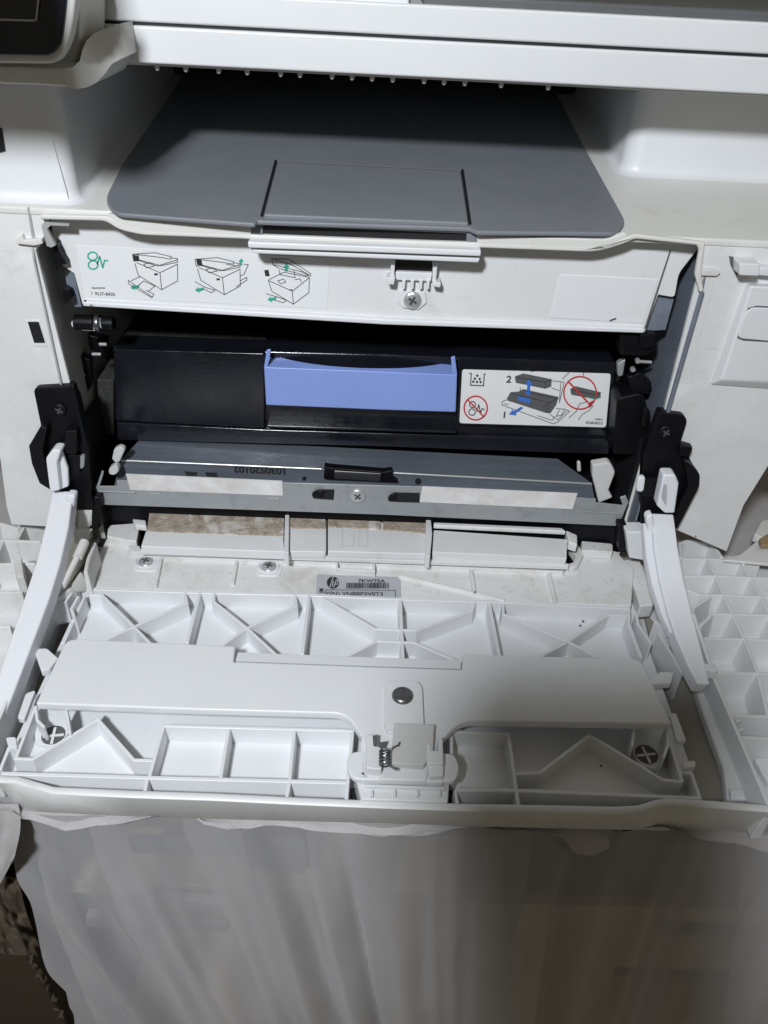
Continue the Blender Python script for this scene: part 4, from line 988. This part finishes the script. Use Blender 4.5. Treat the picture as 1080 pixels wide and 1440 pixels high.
WC = mat('white_crumpled_cloth', (.47, .455, .46), .85, noise=(20, (.40, .385, .385)), bump=.6, bscale=700)
mb = MB(); rows = []
HEM = [at(u, v, Y=-.170) for u, v in ((-300, 1140), (20, 1142), (26, 1152), (60, 1160), (90, 1170), (140, 1163), (210, 1150), (270, 1150), (285, 1160), (340, 1165), (420, 1166), (480, 1172), (540, 1179), (600, 1174), (680, 1168), (740, 1172), (790, 1178), (810, 1198), (832, 1205), (858, 1196), (876, 1166), (930, 1166), (985, 1182), (1060, 1192), (1100, 1200), (1400, 1205))]
def hem(x):
    for a, b in zip(HEM, HEM[1:]):
        if a.x <= x <= b.x:
            t = (x-a.x)/(b.x-a.x); return a.z*(1-t)+b.z*t
    return HEM[0].z if x < HEM[0].x else HEM[-1].z
NX = 220
for j in range(15):
    r = []
    for i in range(NX+1):
        x = -.40+.76*i/NX
        n1 = nz3(Vector((x*45, j*.35, 2))); n2 = nz3(Vector((x*120, j*.8, 5)))
        if j < 7:                                   # lies on the table
            y = .42-(.42+.160)*j/6; z = .0055+.0010*n1*(1 if j > 3 else .5)
        else:
            k = (j-6)/8; zb_ = hem(x)-.0012*n2
            y = -.160-.0085*math.sin(k*1.5)-.0025*n1*k-.001*k; z = .0055*(1-k)+zb_*k
        r.append((x, y, z))
    rows.append(r)
mb.loft(rows, closed=False)
o = mb.build('table_cover', WC, None, smooth=True); tag(o, 'white crumpled cloth lying under the printer with its uneven hem at the table edge', 'cloth')

# left: white cloth corner hanging beside the sheer cloth, and the brown board with a torn edge
mb = MB(); rows = []
for j in range(19):
    k = j/18; r = []
    for i in range(25):
        t = i/24; u = -140+t*(166-3*k+4*math.sin(k*4)); v0 = 1130; v1 = 1250-34*max(0, t-.80)/.2+8*math.sin(t*17)
        r.append(at(u, v0+(v1-v0)*k, Y=-.166-.010*k-.004*math.sin(t*19+k*2)*(.2+k)-.004*nz3(Vector((t*7, k*4, 1)))*k))
    rows.append(r)
mb.loft(rows, closed=False)
o = mb.build('hanging_cloth', WC, None, smooth=True); tag(o, 'white crumpled cloth corner hanging at the left edge beside the sheer cloth', 'cloth')

BX = thing('cardboard_box', 'brown cardboard box with a torn crumbling edge behind the sheer cloth', 'box', (-.30, -.13, -.45))
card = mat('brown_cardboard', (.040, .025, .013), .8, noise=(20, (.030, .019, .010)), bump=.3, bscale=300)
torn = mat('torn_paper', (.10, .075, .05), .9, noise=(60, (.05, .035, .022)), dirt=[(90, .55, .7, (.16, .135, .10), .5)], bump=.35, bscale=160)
mb = MB()
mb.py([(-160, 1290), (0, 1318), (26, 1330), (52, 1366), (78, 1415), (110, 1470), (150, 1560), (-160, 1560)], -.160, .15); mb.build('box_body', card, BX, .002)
mb = MB(); prev = None
for k in range(15):
    t = k/14; u = 30+58*t; v = 1322+112*t
    c = at(u+random.uniform(-4, 3), v+random.uniform(-4, 4), Y=-.166)
    r = random.uniform(.0008, .0019); a0 = random.uniform(0, 6.28); n = 5
    pts = [c+Vector((math.cos(a0+q*6.283/n)*r*random.uniform(.4, 1.3), random.uniform(-.001, .001), math.sin(a0+q*6.283/n)*r*random.uniform(.4, 1.3))) for q in range(n)]
    mb.prism(pts, (0, random.uniform(.001, .003), 0))
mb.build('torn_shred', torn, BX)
mb = MB(); rows = []
for j in range(41):
    k = j/40; rows.append([at(-120+i*2.45+12*k+26*k*k*(i/60), 1222+k*112+i*.2, Y=-.163-.008*nz3(Vector((i*.09, k*3.0, 0)))-.0035*nz3(Vector((i*.25, k*8, 4)))) for i in range(61)])
mb.loft(rows, closed=False); mb.build('box_flap', torn, BX, smooth=True)

# ================================================================== THE PHONE TAKING THE PICTURE (behind the lens; its shadow falls on the door)
PH = thing('smartphone', 'black smartphone taking the picture above the open printer door', 'phone', CAM)
c0 = CAM-FWD*.003
pp = lambda x, y, d=0: c0+IX*x+IY*y-FWD*d
out_ = []
for cx, cy, a0 in ((.014-.01, -.025+.01, -90), (.014-.01, .148-.01, 0), (-.062+.01, .148-.01, 90), (-.062+.01, -.025+.01, 180)):
    for k in range(5):
        a = math.radians(a0+k*22.5); out_.append((cx+.01*math.cos(a), cy+.01*math.sin(a)))
mb = MB(); mb.prism([pp(x, y) for x, y in out_], -FWD*.008); mb.build('phone_case', M['black'], PH, .001)
mb = MB(); mb.prism([pp(x*.94-.0015, y*.97+.002, .0079) for x, y in out_], -FWD*.0004); mb.build('phone_screen', M['screen'], PH)
mb = MB(); mb.cyl(pp(-.014, 0)+FWD*.0002, -FWD, .005, .001); mb.build('lens_glass', M['screen'], PH)
